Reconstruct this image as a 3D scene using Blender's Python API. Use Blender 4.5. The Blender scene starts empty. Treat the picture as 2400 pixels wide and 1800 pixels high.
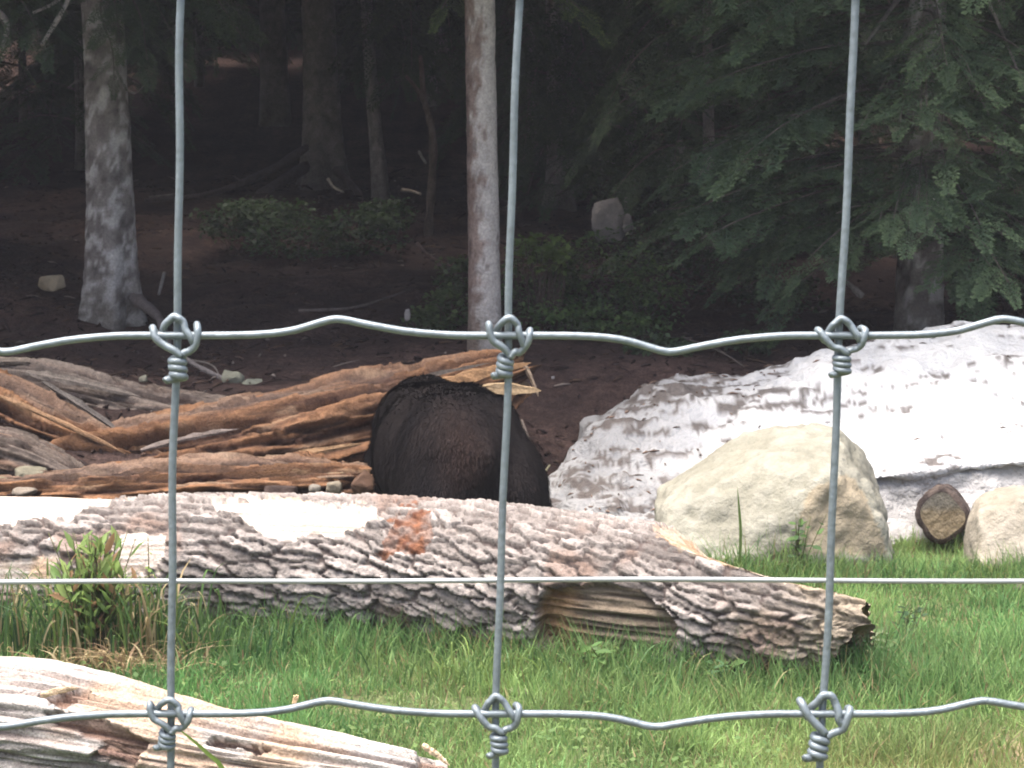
import bpy, bmesh, math, random
import numpy as np
from mathutils import Vector, Matrix

random.seed(5)
rng = np.random.default_rng(11)
SC = bpy.context.scene
COL = SC.collection
R = math.radians

# ------------------------------------------------------------------ camera
FPX = 4812.0                      # focal length in pixels of a 2400 px wide picture
CAMZ = 1.5
PITCH = math.atan(421.0 / FPX)    # looking slightly down
cam_d = bpy.data.cameras.new('camera')
cam_d.sensor_width = 36.0
cam_d.lens = 36.0 * FPX / 2400.0
cam_d.clip_start = 0.05
cam_d.clip_end = 2000.0
cam_d.dof.use_dof = True
cam_d.dof.focus_distance = 1.75
cam_d.dof.aperture_fstop = 47.0
cam = bpy.data.objects.new('camera', cam_d)
COL.objects.link(cam)
cam.location = (0, 0, CAMZ)
cam.rotation_euler = (math.pi / 2 - PITCH, 0, 0)
SC.camera = cam

# ------------------------------------------------------------------ sky, sun, exposure
SUN_EL, SUN_AZ = R(76), R(245)    # azimuth clockwise from +Y: very high, a little left and behind the camera
world = bpy.data.worlds.new('World')
SC.world = world
world.use_nodes = True
wn = world.node_tree
wn.nodes.clear()
sky = wn.nodes.new('ShaderNodeTexSky')
sky.sky_type = 'NISHITA'
sky.sun_disc = False
sky.sun_elevation = SUN_EL
sky.sun_rotation = SUN_AZ
sky.air_density = 1.0
sky.dust_density = 7.0
sky.ozone_density = 1.0
bg = wn.nodes.new('ShaderNodeBackground')
bg.inputs['Strength'].default_value = 0.115
wo = wn.nodes.new('ShaderNodeOutputWorld')
wn.links.new(sky.outputs[0], bg.inputs[0])
wn.links.new(bg.outputs[0], wo.inputs[0])
sun_d = bpy.data.lights.new('sun', 'SUN')
sun_d.energy = 2.9
sun_d.angle = R(55)
sun_d.color = (1.0, 0.96, 0.91)
sun = bpy.data.objects.new('sun', sun_d)
COL.objects.link(sun)
sdir = Vector((math.sin(SUN_AZ) * math.cos(SUN_EL), math.cos(SUN_AZ) * math.cos(SUN_EL), math.sin(SUN_EL)))
sun.rotation_euler = sdir.to_track_quat('Z', 'Y').to_euler()
sun.location = (0, 0, 30)
SC.view_settings.view_transform = 'Standard'
SC.view_settings.look = 'None'
SC.view_settings.exposure = 2.08
SC.view_settings.gamma = 1.0
SC.view_settings.use_curve_mapping = False
SC.render.engine = 'CYCLES'
SC.cycles.use_denoising = True
SC.cycles.max_bounces = 6
SC.cycles.diffuse_bounces = 3
SC.cycles.transmission_bounces = 3

# ------------------------------------------------------------------ pixel <-> world
CP, SP = math.cos(PITCH), math.sin(PITCH)


def P(px, py, d):
    """World point seen at pixel (px,py) of the 2400x1800 photograph, d metres in front."""
    a, b = (px - 1200.0) / FPX, (900.0 - py) / FPX
    dy, dz = CP + b * SP, -SP + b * CP
    t = d / dy
    return np.array([a * t, d, CAMZ + dz * t])


def proj(v):
    v = np.asarray(v, float)
    x, y, z = v[..., 0], v[..., 1], v[..., 2] - CAMZ
    f = y * CP - z * SP
    u = y * SP + z * CP
    return 1200 + FPX * x / f, 900 - FPX * u / f


# ------------------------------------------------------------------ noise
def _h(ix, iy, iz, s=0):
    h = (ix.astype(np.int64) * 374761393 + iy.astype(np.int64) * 668265263
         + iz.astype(np.int64) * 2147483647 + s * 974711) & 0xFFFFFFFF
    h = ((h ^ (h >> 13)) * 1274126177) & 0xFFFFFFFF
    h = ((h ^ (h >> 16)) * 2246822519) & 0xFFFFFFFF
    h = h ^ (h >> 15)
    return (h & 0xFFFFFF) / float(0xFFFFFF)


def vnoise(p, s=0):
    p = np.asarray(p, float)
    i = np.floor(p).astype(np.int64)
    f = p - i
    f = f * f * f * (f * (f * 6 - 15) + 10)
    out = 0
    for dx in (0, 1):
        wx = f[..., 0] if dx else 1 - f[..., 0]
        for dy in (0, 1):
            wy = f[..., 1] if dy else 1 - f[..., 1]
            for dz in (0, 1):
                wz = f[..., 2] if dz else 1 - f[..., 2]
                out = out + wx * wy * wz * _h(i[..., 0] + dx, i[..., 1] + dy, i[..., 2] + dz, s)
    return out * 2 - 1


def fbm(p, o=4, s=0, g=0.5):
    p = np.asarray(p, float)
    a, t, n = 1.0, 0.0, 0.0
    for k in range(o):
        t = t + a * vnoise(p * (2.0 ** k) + 17.3 * k, s + k)
        n += a
        a *= g
    return t / n


def st3(*a):
    return np.stack(np.broadcast_arrays(*[np.asarray(q, float) for q in a]), -1)


def voro(u, v, pv, s=0):
    """2D cell noise, periodic in v with period pv: F1, F2, cell random."""
    iu, iv = np.floor(u).astype(np.int64), np.floor(v).astype(np.int64)
    f1 = np.full(u.shape, 9.0)
    f2 = np.full(u.shape, 9.0)
    cid = np.zeros(u.shape)
    off = np.zeros(u.shape)
    for du in (-1, 0, 1):
        for dv in (-1, 0, 1):
            cu, cv = iu + du, iv + dv
            wv = np.mod(cv, pv)
            z = np.zeros_like(cu)
            x = cu + 0.1 + 0.8 * _h(cu, wv, z, s)
            y = cv + 0.1 + 0.8 * _h(cu, wv, z, s + 1)
            d = np.hypot(u - x, v - y)
            nearer = d < f1
            f2 = np.where(nearer, f1, np.minimum(f2, d))
            cid = np.where(nearer, _h(cu, wv, z, s + 2), cid)
            off = np.where(nearer, v - y, off)
            f1 = np.where(nearer, d, f1)
    voro.off = off
    return f1, f2, cid


def sst(a, b, x):
    t = np.clip((np.asarray(x, float) - a) / (b - a), 0, 1)
    return t * t * (3 - 2 * t)


def inpoly(px, py, poly):
    inside = np.zeros(px.shape, bool)
    n = len(poly)
    for i in range(n):
        x1, y1 = poly[i]
        x2, y2 = poly[(i + 1) % n]
        c = ((y1 > py) != (y2 > py)) & (px < (x2 - x1) * (py - y1) / (y2 - y1 + 1e-9) + x1)
        inside ^= c
    return inside


# ------------------------------------------------------------------ mesh + object helpers
def mesh_np(name, V, F, col=None, smooth=True, extra=None, mats=None, midx=None):
    V = np.ascontiguousarray(V, np.float32)
    if isinstance(F, np.ndarray):
        F = [F]
    F = [np.asarray(f, np.int32) for f in F if len(f)]
    loops = np.concatenate([f.ravel() for f in F])
    tot = np.concatenate([np.full(len(f), f.shape[1], np.int32) for f in F])
    start = np.concatenate([[0], np.cumsum(tot)[:-1]]).astype(np.int32)
    me = bpy.data.meshes.new(name)
    me.vertices.add(len(V))
    me.vertices.foreach_set('co', V.ravel())
    me.loops.add(len(loops))
    me.loops.foreach_set('vertex_index', loops)
    me.polygons.add(len(tot))
    me.polygons.foreach_set('loop_start', start)
    me.polygons.foreach_set('loop_total', tot)
    me.polygons.foreach_set('use_smooth', np.full(len(tot), smooth, bool))
    if midx is not None:
        me.polygons.foreach_set('material_index', np.asarray(midx, np.int32))
    if col is not None:
        c = np.ones((len(V), 4), np.float32)
        c[:, :3] = col
        a = me.color_attributes.new('Col', 'FLOAT_COLOR', 'POINT')
        a.data.foreach_set('color', c.ravel())
    for k, val in (extra or {}).items():
        val = np.asarray(val, np.float32)
        if val.ndim == 1:
            a = me.attributes.new(k, 'FLOAT', 'POINT')
            a.data.foreach_set('value', val)
        else:
            a = me.attributes.new(k, 'FLOAT_VECTOR', 'POINT')
            a.data.foreach_set('vector', np.ascontiguousarray(val).ravel())
    me.update()
    me.validate()
    return me


def add(name, me, mat=None, parent=None, label=None, cat=None, group=None, kind=None, loc=None):
    o = bpy.data.objects.new(name, me)
    COL.objects.link(o)
    if mat is not None and me is not None and len(me.materials) == 0:
        me.materials.append(mat)
    if parent is not None:
        o.parent = parent
    if loc is not None:
        o.location = loc
    tag(o, label, cat, group, kind)
    return o


def tag(o, label=None, cat=None, group=None, kind=None):
    if label:
        o['label'] = label
    if cat:
        o['category'] = cat
    if group:
        o['group'] = group
    if kind:
        o['kind'] = kind
    return o


def empty(name, loc, label, cat, group=None):
    o = bpy.data.objects.new(name, None)
    o.empty_display_size = 0.1
    COL.objects.link(o)
    o.location = [float(q) for q in loc]
    return tag(o, label, cat, group)


def grid_faces(nu, nv, closed=True):
    i, j = np.meshgrid(np.arange(nu - 1), np.arange(nv if closed else nv - 1), indexing='ij')
    j2 = (j + 1) % nv
    return np.stack([i * nv + j, i * nv + j2, (i + 1) * nv + j2, (i + 1) * nv + j], -1).reshape(-1, 4)


def sweep(path, rad, sides=8, caps=True):
    """Tube along a polyline; rad scalar or per point."""
    path = np.asarray(path, float)
    n = len(path)
    rad = np.broadcast_to(np.asarray(rad, float), (n,))
    t = np.gradient(path, axis=0)
    t /= np.linalg.norm(t, axis=1)[:, None] + 1e-12
    ref = np.array([0.31, 0.17, 0.93]) if abs(t[0, 2]) < 0.8 else np.array([0.9, 0.3, 0.1])
    a = ref - t[0] * ref.dot(t[0])
    a /= np.linalg.norm(a)
    A = np.zeros_like(path)
    for k in range(n):
        a = a - t[k] * a.dot(t[k])
        a /= np.linalg.norm(a) + 1e-12
        A[k] = a
    B = np.cross(t, A)
    th = np.linspace(0, 2 * np.pi, sides, endpoint=False)
    V = path[:, None] + rad[:, None, None] * (np.cos(th)[None, :, None] * A[:, None] + np.sin(th)[None, :, None] * B[:, None])
    V = V.reshape(-1, 3)
    F = [grid_faces(n, sides)]
    if caps:
        V = np.vstack([V, path[0], path[-1]])
        c0, c1 = n * sides, n * sides + 1
        k = np.arange(sides)
        F.append(np.stack([np.full(sides, c0), (k + 1) % sides, k], -1))
        F.append(np.stack([np.full(sides, c1), (n - 1) * sides + k, (n - 1) * sides + (k + 1) % sides], -1))
    return V, F


def spline(pts, n):
    """Catmull-Rom through pts, n samples."""
    p = np.asarray(pts, float)
    p = np.vstack([2 * p[0] - p[1], p, 2 * p[-1] - p[-2]])
    m = len(p) - 3
    s = np.linspace(0, m - 1e-9, n)
    i = s.astype(int)
    f = (s - i)[:, None]
    a, b, c, d = p[i], p[i + 1], p[i + 2], p[i + 3]
    return 0.5 * (2 * b + (c - a) * f + (2 * a - 5 * b + 4 * c - d) * f ** 2 + (3 * b - a - 3 * c + d) * f ** 3)


class Bag:
    """Collects many small meshes into one."""

    def __init__(s):
        s.V, s.T, s.Q, s.C, s.n = [], [], [], [], 0

    def put(s, V, F, col=None):
        V = np.asarray(V, float)
        for f in (F if isinstance(F, list) else [F]):
            f = np.asarray(f)
            (s.T if f.shape[1] == 3 else s.Q).append(f + s.n)
        s.V.append(V)
        s.C.append(np.broadcast_to(np.asarray(col if col is not None else (1, 1, 1), float), (len(V), 3)))
        s.n += len(V)

    def mesh(s, name, smooth=True):
        F = []
        if s.Q:
            F.append(np.vstack(s.Q))
        if s.T:
            F.append(np.vstack(s.T))
        return mesh_np(name, np.vstack(s.V), F, np.vstack(s.C), smooth)


def eval_mesh(me, mods, name):
    """Run modifiers on a temporary object and return the baked mesh."""
    o = bpy.data.objects.new('tmp', me)
    COL.objects.link(o)
    for typ, props in mods:
        m = o.modifiers.new(typ, typ)
        for k, v in props.items():
            setattr(m, k, v)
    dg = bpy.context.evaluated_depsgraph_get()
    dg.update()
    out = bpy.data.meshes.new_from_object(o.evaluated_get(dg))
    out.name = name
    COL.objects.unlink(o)
    bpy.data.objects.remove(o)
    return out


def vco(me):
    a = np.empty(len(me.vertices) * 3, np.float32)
    me.vertices.foreach_get('co', a)
    return a.reshape(-1, 3).astype(float)


def vnor(me):
    a = np.empty(len(me.vertices) * 3, np.float32)
    me.vertex_normals.foreach_get('vector', a)
    return a.reshape(-1, 3).astype(float)


def set_co(me, V):
    me.vertices.foreach_set('co', np.ascontiguousarray(V, np.float32).ravel())
    me.polygons.foreach_set('use_smooth', np.ones(len(me.polygons), bool))
    me.update()


def set_col(me, col):
    c = np.ones((len(me.vertices), 4), np.float32)
    c[:, :3] = col
    a = me.color_attributes.get('Col') or me.color_attributes.new('Col', 'FLOAT_COLOR', 'POINT')
    a.data.foreach_set('color', c.ravel())


def mixc(a, b, t):
    a, b = np.asarray(a, float), np.asarray(b, float)
    return a + (b - a) * np.asarray(t)[..., None]


# ------------------------------------------------------------------ materials
def material(name, base=None, rough=0.85, spec=0.3, attr=False, noise=(), bump=(), metallic=0.0, trans=0.0, coords='Object'):
    """Principled material. base colour or the 'Col' attribute, multiplied by noise layers
    (scale, low, high) and given bump layers (scale, distance)."""
    m = bpy.data.materials.new(name)
    m.use_nodes = True
    nt = m.node_tree
    nt.nodes.clear()
    L = nt.links.new
    out = nt.nodes.new('ShaderNodeOutputMaterial')
    b = nt.nodes.new('ShaderNodeBsdfPrincipled')
    b.inputs['Roughness'].default_value = rough
    b.inputs['Metallic'].default_value = metallic
    b.inputs['Specular IOR Level'].default_value = spec
    if attr:
        at = nt.nodes.new('ShaderNodeAttribute')
        at.attribute_name = 'Col'
        c = at.outputs['Color']
    else:
        rgb = nt.nodes.new('ShaderNodeRGB')
        rgb.outputs[0].default_value = (*base, 1)
        c = rgb.outputs[0]
    tc = nt.nodes.new('ShaderNodeTexCoord')

    def vec(sc):
        if isinstance(sc, tuple):
            mp = nt.nodes.new('ShaderNodeMapping')
            mp.inputs['Scale'].default_value = sc
            L(tc.outputs[coords], mp.inputs[0])
            return mp.outputs[0], 1.0
        return tc.outputs[coords], sc
    for sc, lo, hi in noise:
        n = nt.nodes.new('ShaderNodeTexNoise')
        v, s = vec(sc)
        L(v, n.inputs['Vector'])
        n.inputs['Scale'].default_value = s
        n.inputs['Detail'].default_value = 5
        n.inputs['Roughness'].default_value = 0.6
        mr = nt.nodes.new('ShaderNodeMapRange')
        mr.inputs[1].default_value = 0.3
        mr.inputs[2].default_value = 0.7
        mr.inputs[3].default_value = lo
        mr.inputs[4].default_value = hi
        L(n.outputs['Fac'], mr.inputs[0])
        mx = nt.nodes.new('ShaderNodeVectorMath')
        mx.operation = 'SCALE'
        L(c, mx.inputs[0])
        L(mr.outputs[0], mx.inputs['Scale'])
        c = mx.outputs[0]
    L(c, b.inputs['Base Color'])
    prev = None
    for sc, dist in bump:
        n = nt.nodes.new('ShaderNodeTexNoise')
        v, s = vec(sc)
        L(v, n.inputs['Vector'])
        n.inputs['Scale'].default_value = s
        n.inputs['Detail'].default_value = 6
        bp = nt.nodes.new('ShaderNodeBump')
        bp.inputs['Distance'].default_value = dist
        bp.inputs['Strength'].default_value = 1.0
        L(n.outputs['Fac'], bp.inputs['Height'])
        if prev is not None:
            L(prev, bp.inputs['Normal'])
        prev = bp.outputs[0]
    if prev is not None:
        L(prev, b.inputs['Normal'])
    sh = b.outputs[0]
    if trans > 0:
        t = nt.nodes.new('ShaderNodeBsdfTranslucent')
        L(c, t.inputs[0])
        mxs = nt.nodes.new('ShaderNodeMixShader')
        mxs.inputs[0].default_value = trans
        L(b.outputs[0], mxs.inputs[1])
        L(t.outputs[0], mxs.inputs[2])
        sh = mxs.outputs[0]
    L(sh, out.inputs[0])
    return m


M = {}
M['ground'] = material('ground_soil', attr=True, rough=0.95, spec=0.1, noise=((2.3, 0.7, 1.3), (19, 0.6, 1.4), (90, 0.6, 1.4)), bump=((30, 0.03), (140, 0.008)))
M['grass'] = material('grass_blades', attr=True, rough=0.6, spec=0.25, trans=0.45)
M['bark_log'] = material('log_bark', attr=True, rough=0.9, spec=0.15, noise=((60, 0.8, 1.2), (220, 0.85, 1.15)), bump=((120, 0.006), (400, 0.002)))
M['rot_wood'] = material('rotten_wood', attr=True, rough=0.9, spec=0.15, noise=((40, 0.75, 1.25), (160, 0.8, 1.2)), bump=((90, 0.008), (300, 0.003)))
M['trunk'] = material('trunk_bark', attr=True, rough=0.92, spec=0.12, noise=((14, 0.8, 1.2), (70, 0.75, 1.25)), bump=((45, 0.015), (160, 0.005)))
M['needle'] = material('conifer_needles', attr=True, rough=0.7, spec=0.2, trans=0.2)
M['leaf'] = material('shrub_leaves', attr=True, rough=0.55, spec=0.3, trans=0.3)
M['snow'] = material('old_snow', attr=True, rough=0.75, spec=0.25, noise=((9, 0.95, 1.04), (60, 0.93, 1.05)), bump=((14, 0.03), (60, 0.012)))
M['rock'] = material('pale_rock', attr=True, rough=0.9, spec=0.2, noise=((3.5, 0.86, 1.08), (11, 0.92, 1.06), (45, 0.90, 1.07), (160, 0.9, 1.08)), bump=((18, 0.016), (60, 0.006), (200, 0.003)))
M['fur'] = material('bear_fur', attr=True, rough=0.85, spec=0.07)
M['wire'] = material('galvanised_wire', base=(0.155, 0.183, 0.200), rough=0.48, spec=0.5, metallic=0.35, noise=((60, 0.84, 1.1), (240, 0.9, 1.08)), bump=((300, 0.0005),))
M['strand'] = material('bright_strand', base=(0.27, 0.285, 0.29), rough=0.45, spec=0.5, metallic=0.2, noise=((400, 0.9, 1.08),))
M['litter'] = material('forest_litter', attr=True, rough=0.95, spec=0.1)


# ------------------------------------------------------------------ ground
def G(x, y):
    x, y = np.asarray(x, float), np.asarray(y, float)
    z = 0.035 * fbm(st3(x * 0.5, y * 0.5, 0), 3, 3) + 0.012 * fbm(st3(x * 2.5, y * 2.5, 1), 3, 5)
    left = sst(-0.6, -1.1, x)
    y0 = 10.0 - 1.5 * left + 0.35 * vnoise(st3(x * 0.9, 0, 4), 8)
    y1 = 11.6 - 0.6 * left
    z = z + 0.55 * sst(0, 1, (y - y0) / (y1 - y0))
    z = z + 0.13 * np.maximum(y - 11.0, 0) + 0.16 * np.maximum(y - 21.5, 0)
    z = z - 0.13 * np.exp(-(((x + 0.25) / 0.75) ** 2 + ((y - 8.9) / 0.6) ** 2))
    far = sst(10.3, 13.0, y)
    z = z + far * (0.10 * fbm(st3(x * 0.8, y * 0.8, 7), 3, 9) + 0.05 * fbm(st3(x * 3, y * 3, 2), 3, 12))
    z = np.where(y > 75, z - 0.26 * (y - 75), z)
    return z


def axis_vals(a, b, core0, core1, fine, growth=1.25):
    v = list(np.arange(core0, core1, fine))
    s, q = fine, core0
    while q > a:
        s *= growth
        q -= s
        v.insert(0, q)
    s, q = fine, v[-1]
    while q < b:
        s *= growth
        q += s
        v.append(q)
    return np.array(v)


gx = axis_vals(-250, 250, -4.2, 4.2, 0.05)
gy = axis_vals(-200, 300, 4.2, 17.0, 0.05)
GX, GY = np.meshgrid(gx, gy, indexing='ij')
gz = G(GX, GY)
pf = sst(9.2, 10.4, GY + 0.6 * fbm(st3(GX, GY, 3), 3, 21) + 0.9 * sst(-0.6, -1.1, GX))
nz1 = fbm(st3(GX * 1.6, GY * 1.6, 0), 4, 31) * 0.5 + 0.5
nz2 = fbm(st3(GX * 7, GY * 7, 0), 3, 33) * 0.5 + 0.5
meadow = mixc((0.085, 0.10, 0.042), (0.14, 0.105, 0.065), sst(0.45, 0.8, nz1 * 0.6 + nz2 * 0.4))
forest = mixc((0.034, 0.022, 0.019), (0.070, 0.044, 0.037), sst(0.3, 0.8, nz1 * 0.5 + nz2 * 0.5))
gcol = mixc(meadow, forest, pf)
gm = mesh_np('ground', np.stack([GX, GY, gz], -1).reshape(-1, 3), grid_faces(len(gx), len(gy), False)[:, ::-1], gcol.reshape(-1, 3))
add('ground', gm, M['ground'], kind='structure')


def gnd(px, d):
    x = (px - 1200.0) / FPX * d * 1.0
    return np.array([x, d, float(G(x, d))])


# ------------------------------------------------------------------ logs
def log_mesh(name, path, rads, nu, nv, shape, u_warp=None, caps=True):
    """path: axis points; shape(u,th,r)-> (radius, colour, clampfn or None)."""
    pts = spline(path, nu)
    seg = np.concatenate([[0], np.cumsum(np.linalg.norm(np.diff(pts, axis=0), axis=1))])
    t = np.gradient(pts, axis=0)
    t /= np.linalg.norm(t, axis=1)[:, None]
    up = np.array([0, 0, 1.0])
    n = up - t * (t @ up)[:, None]
    n /= np.linalg.norm(n, axis=1)[:, None]
    b = np.cross(t, n)
    r = np.interp(np.linspace(0, 1, nu), np.linspace(0, 1, len(rads)), rads)
    th = np.linspace(0, 2 * np.pi, nv, endpoint=False)
    U, TH = np.meshgrid(seg, th, indexing='ij')
    RR = np.broadcast_to(r[:, None], U.shape)
    base = pts[:, None] + RR[..., None] * (np.cos(TH)[..., None] * n[:, None] + np.sin(TH)[..., None] * b[:, None])
    rad, colr, du, hclamp = shape(U, TH, RR, base)
    H = rad * np.cos(TH)
    Bk = rad * np.sin(TH)
    if hclamp is not None:
        H = np.minimum(H, hclamp)
    V = pts[:, None] + H[..., None] * n[:, None] + Bk[..., None] * b[:, None]
    if du is not None:
        V = V + du[..., None] * t[:, None]
    V = V.reshape(-1, 3)
    C = colr.reshape(-1, 3)
    F = [grid_faces(nu, nv)]
    if caps:
        k = np.arange(nv)
        rings = [V[:nv], V[-nv:]]
        for e, ring in enumerate(rings):
            base0 = 0 if e == 0 else (nu - 1) * nv
            cen = ring.mean(0)
            prev = base0 + k
            for q, s in enumerate((0.66, 0.33)):
                nr = cen + (ring - cen) * s + t[0 if e == 0 else -1] * rng.normal(0, 0.012, (nv, 1)) * (1 if e == 0 else 1)
                i0 = len(V)
                V = np.vstack([V, nr])
                C = np.vstack([C, np.broadcast_to((0.30, 0.20, 0.12), (nv, 3)) * rng.uniform(0.6, 1.2, (nv, 1))])
                cur = i0 + k
                F.append(np.stack([prev, cur, np.roll(cur, -1), np.roll(prev, -1)], -1) if e else np.stack([prev, np.roll(prev, -1), np.roll(cur, -1), cur], -1))
                prev = cur
            i0 = len(V)
            V = np.vstack([V, cen])
            C = np.vstack([C, [(0.28, 0.19, 0.12)]])
            F.append(np.stack([np.full(nv, i0), np.roll(prev, -1), prev], -1) if e == 0 else np.stack([np.full(nv, i0), prev, np.roll(prev, -1)], -1))
    return mesh_np(name, V, F, C)


# --- the big bark-covered log across the picture
LP0, LP1, LP2 = P(-420, 1338, 7.45), P(900, 1338, 7.05), P(2030, 1468, 6.35)
LLEN = np.linalg.norm(LP1 - LP0) + np.linalg.norm(LP2 - LP1)
BARE = [
    [(470, 1185), (560, 1172), (640, 1172), (760, 1180), (880, 1195), (905, 1228), (800, 1250), (700, 1262), (620, 1260), (560, 1215)],
    [(-200, 1150), (60, 1150), (360, 1160), (330, 1178), (210, 1188), (150, 1215), (60, 1225), (-200, 1225)],
    [(255, 1260), (330, 1245), (385, 1255), (375, 1330), (285, 1350)],
    [(40, 1310), (130, 1290), (120, 1380), (20, 1380), (-200, 1400), (-200, 1330)],
    [(430, 1425), (520, 1425), (640, 1450), (700, 1500), (560, 1490), (480, 1460)],
]
ROT = [(925, 1185), (985, 1190), (1015, 1240), (985, 1285), (960, 1305), (885, 1305), (900, 1262), (935, 1235)]
HOLE = [(1255, 1430), (1285, 1385), (1380, 1368), (1500, 1385), (1560, 1425), (1595, 1465), (1600, 1500), (1560, 1540), (1330, 1540), (1270, 1500)]


def big_log(U, TH, RR, base):
    px, py = proj(base)
    front = np.sin(TH) * 1.0 + np.cos(TH) * 0.35 > -0.15
    jx = px + 40 * fbm(base * 9, 4, 41, 0.65)
    jy = py + 30 * fbm(base * 13 + 5, 4, 43, 0.65)
    wood = np.zeros(U.shape)
    for poly in BARE:
        wood = np.maximum(wood, inpoly(jx, jy, poly) & front)
    rot = (inpoly(px + 45 * fbm(base * 17, 3, 47), py + 34 * fbm(base * 19, 3, 48), ROT) & front).astype(float) * (fbm(base * 14, 3, 49) > -0.22)
    hole = (inpoly(px + 14 * fbm(base * 16, 3, 45), py + 9 * fbm(base * 21, 2, 46), HOLE) & front).astype(float)
    s = TH / (2 * np.pi)
    NP = 42
    wu = U + 0.05 * fbm(base * 7, 3, 51) + 0.02 * fbm(base * 34, 2, 50)
    ws = s * NP + 0.75 * fbm(base * np.array([5, 9, 9.0]) + 3, 3, 53) + 0.30 * fbm(base * np.array([22, 40, 40.0]), 3, 54) - U * 4.6
    f1, f2, cid = voro((wu - 0.10 * np.clip(U - 2.4, 0, None) + 0.35 * np.clip(U - 2.6, 0, None) ** 1.15) / 0.20, ws, NP, 61)
    ov = voro.off
    e = f2 - f1
    plate = sst(0.03, 0.17, e + 0.08 * fbm(base * 60, 2, 56))
    f1b, f2b, cidb = voro(wu / 0.06 + 3, ws * 2.0, NP * 2, 71)
    ovb = voro.off
    fine = sst(0.02, 0.15, f2b - f1b)
    bark = 0.013 * plate + plate * (0.016 * (cid - 0.45) + 0.012 * np.clip(ov, -.6, .6) + 0.006 * (fine - 0.6) + 0.006 * (cidb - .5) + 0.004 * np.clip(ovb, -.6, .6)) + 0.003 * fbm(base * 90, 2, 57)
    grain = fbm(st3(U * 3, np.sin(TH) * 22, np.cos(TH) * 22), 4, 81)
    rad = RR * (1 + 0.045 * fbm(base * 2.2, 3, 91)) + np.where(wood > 0, 0.004 * grain + 0.004, bark)
    rad = np.where(rot > 0, 0.45 * rad + 0.55 * (RR + 0.002 + 0.026 * fbm(base * 40, 3, 95)), rad)
    hg = fbm(st3(U * 3.5, np.sin(TH) * 20, np.cos(TH) * 20), 4, 97)
    rad = np.where(hole > 0, RR - 0.030 + 0.032 * hg - 0.02 * sst(1330, 1290, px), rad)
    # colours of the materials themselves
    tint = fbm(base * 3, 3, 101) * 0.5 + 0.5
    outer = mixc((0.100, 0.086, 0.079), (0.255, 0.226, 0.209), np.clip(cid * 0.75 + tint * 0.6 - 0.15, 0, 1))
    outer = mixc(outer * (0.70 + 0.50 * cidb)[..., None], (0.14, 0.085, 0.062), 0.55 * sst(0.15, 0.5, fbm(base * 6 + 8, 3, 104)))
    inner = mixc((0.062, 0.048, 0.044), (0.100, 0.080, 0.073), tint)
    c = mixc(inner, outer, sst(0.05, 0.55, plate))
    wcol = mixc((0.26, 0.21, 0.175), (0.44, 0.395, 0.355), sst(-0.4, 0.35, grain + 0.4 * fbm(st3(U * 6, np.sin(TH) * 60, np.cos(TH) * 60), 2, 83)))
    wcol = mixc(wcol, (0.38, 0.24, 0.14), 0.6 * sst(0.25, 0.6, fbm(base * 8, 3, 103)))
    c = np.where(wood[..., None] > 0, wcol, c)
    rc = mixc((0.065, 0.025, 0.014), (0.155, 0.068, 0.038), sst(-0.4, 0.5, fbm(base * 45, 3, 105)))
    c = mixc(c, rc, rot * (0.55 + 0.45 * sst(-0.2, 0.3, fbm(base * 22, 3, 106))))
    hc = mixc((0.085, 0.065, 0.048), (0.19, 0.15, 0.11), sst(-0.35, 0.4, hg))
    hc = mixc(hc, (0.25, 0.145, 0.07), 0.8 * sst(1400, 1300, px + 60 * fbm(base * 12, 3, 107)))
    c = np.where(hole[..., None] > 0, hc, c)
    # broken right end: the crown of the log is torn off along a slope that also falls away to the back
    q = U / U.max()
    u0 = 0.815
    k = np.clip((q - u0) / (1 - u0), 0, 1)
    jag = 0.014 * fbm(st3(U * 5, np.sin(TH) * 30, np.cos(TH) * 30), 4, 111)
    front_s = np.sin(TH)
    hc_lim = np.where(q > u0 - 0.03, RR * (1.12 - 0.56 * k ** 0.9 - 0.60 * k ** 0.4 * np.clip(0.92 - front_s, 0, 2)) + jag, 9.0)
    torn = (rad * np.cos(TH) > hc_lim)
    tc = mixc((0.24, 0.16, 0.10), (0.34, 0.28, 0.22), sst(-0.4, 0.4, fbm(base * 25, 3, 113)))
    c = np.where(torn[..., None], tc, c)
    # frayed, undercut end
    du = sst(0.86, 1.0, q) * (-0.24 * sst(0.15, -0.9, np.cos(TH)) + 0.05 * fbm(st3(np.sin(TH) * 7, np.cos(TH) * 7, 3), 3, 117) + 0.04 * front_s)
    fr = sst(0.90, 0.985, q + 0.05 * fbm(base * 14, 3, 119))
    c = mixc(c, (0.20, 0.165, 0.12), fr * 0.8)
    rad = rad - fr * (0.02 + 0.012 * hg)
    return rad, c, du, hc_lim


big = empty('fallen_log', P(900, 1500, 7.05), 'big pink-grey fallen log with scaly bark lying across the grass in front of the bear', 'log')
bm_ = log_mesh('bark', [LP0, 0.5 * (LP0 + LP1) + np.array([0, 0, 0.005]), LP1, 0.55 * LP1 + 0.45 * LP2, LP2], [0.255, 0.25, 0.245, 0.25, 0.235], 540, 250, big_log)
o = add('bark', bm_, M['bark_log'])
def parent_keep(ch, par):
    ch.parent = par
    ch.matrix_parent_inverse = Matrix.Translation(par.location).inverted()


parent_keep(o, big)


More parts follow.
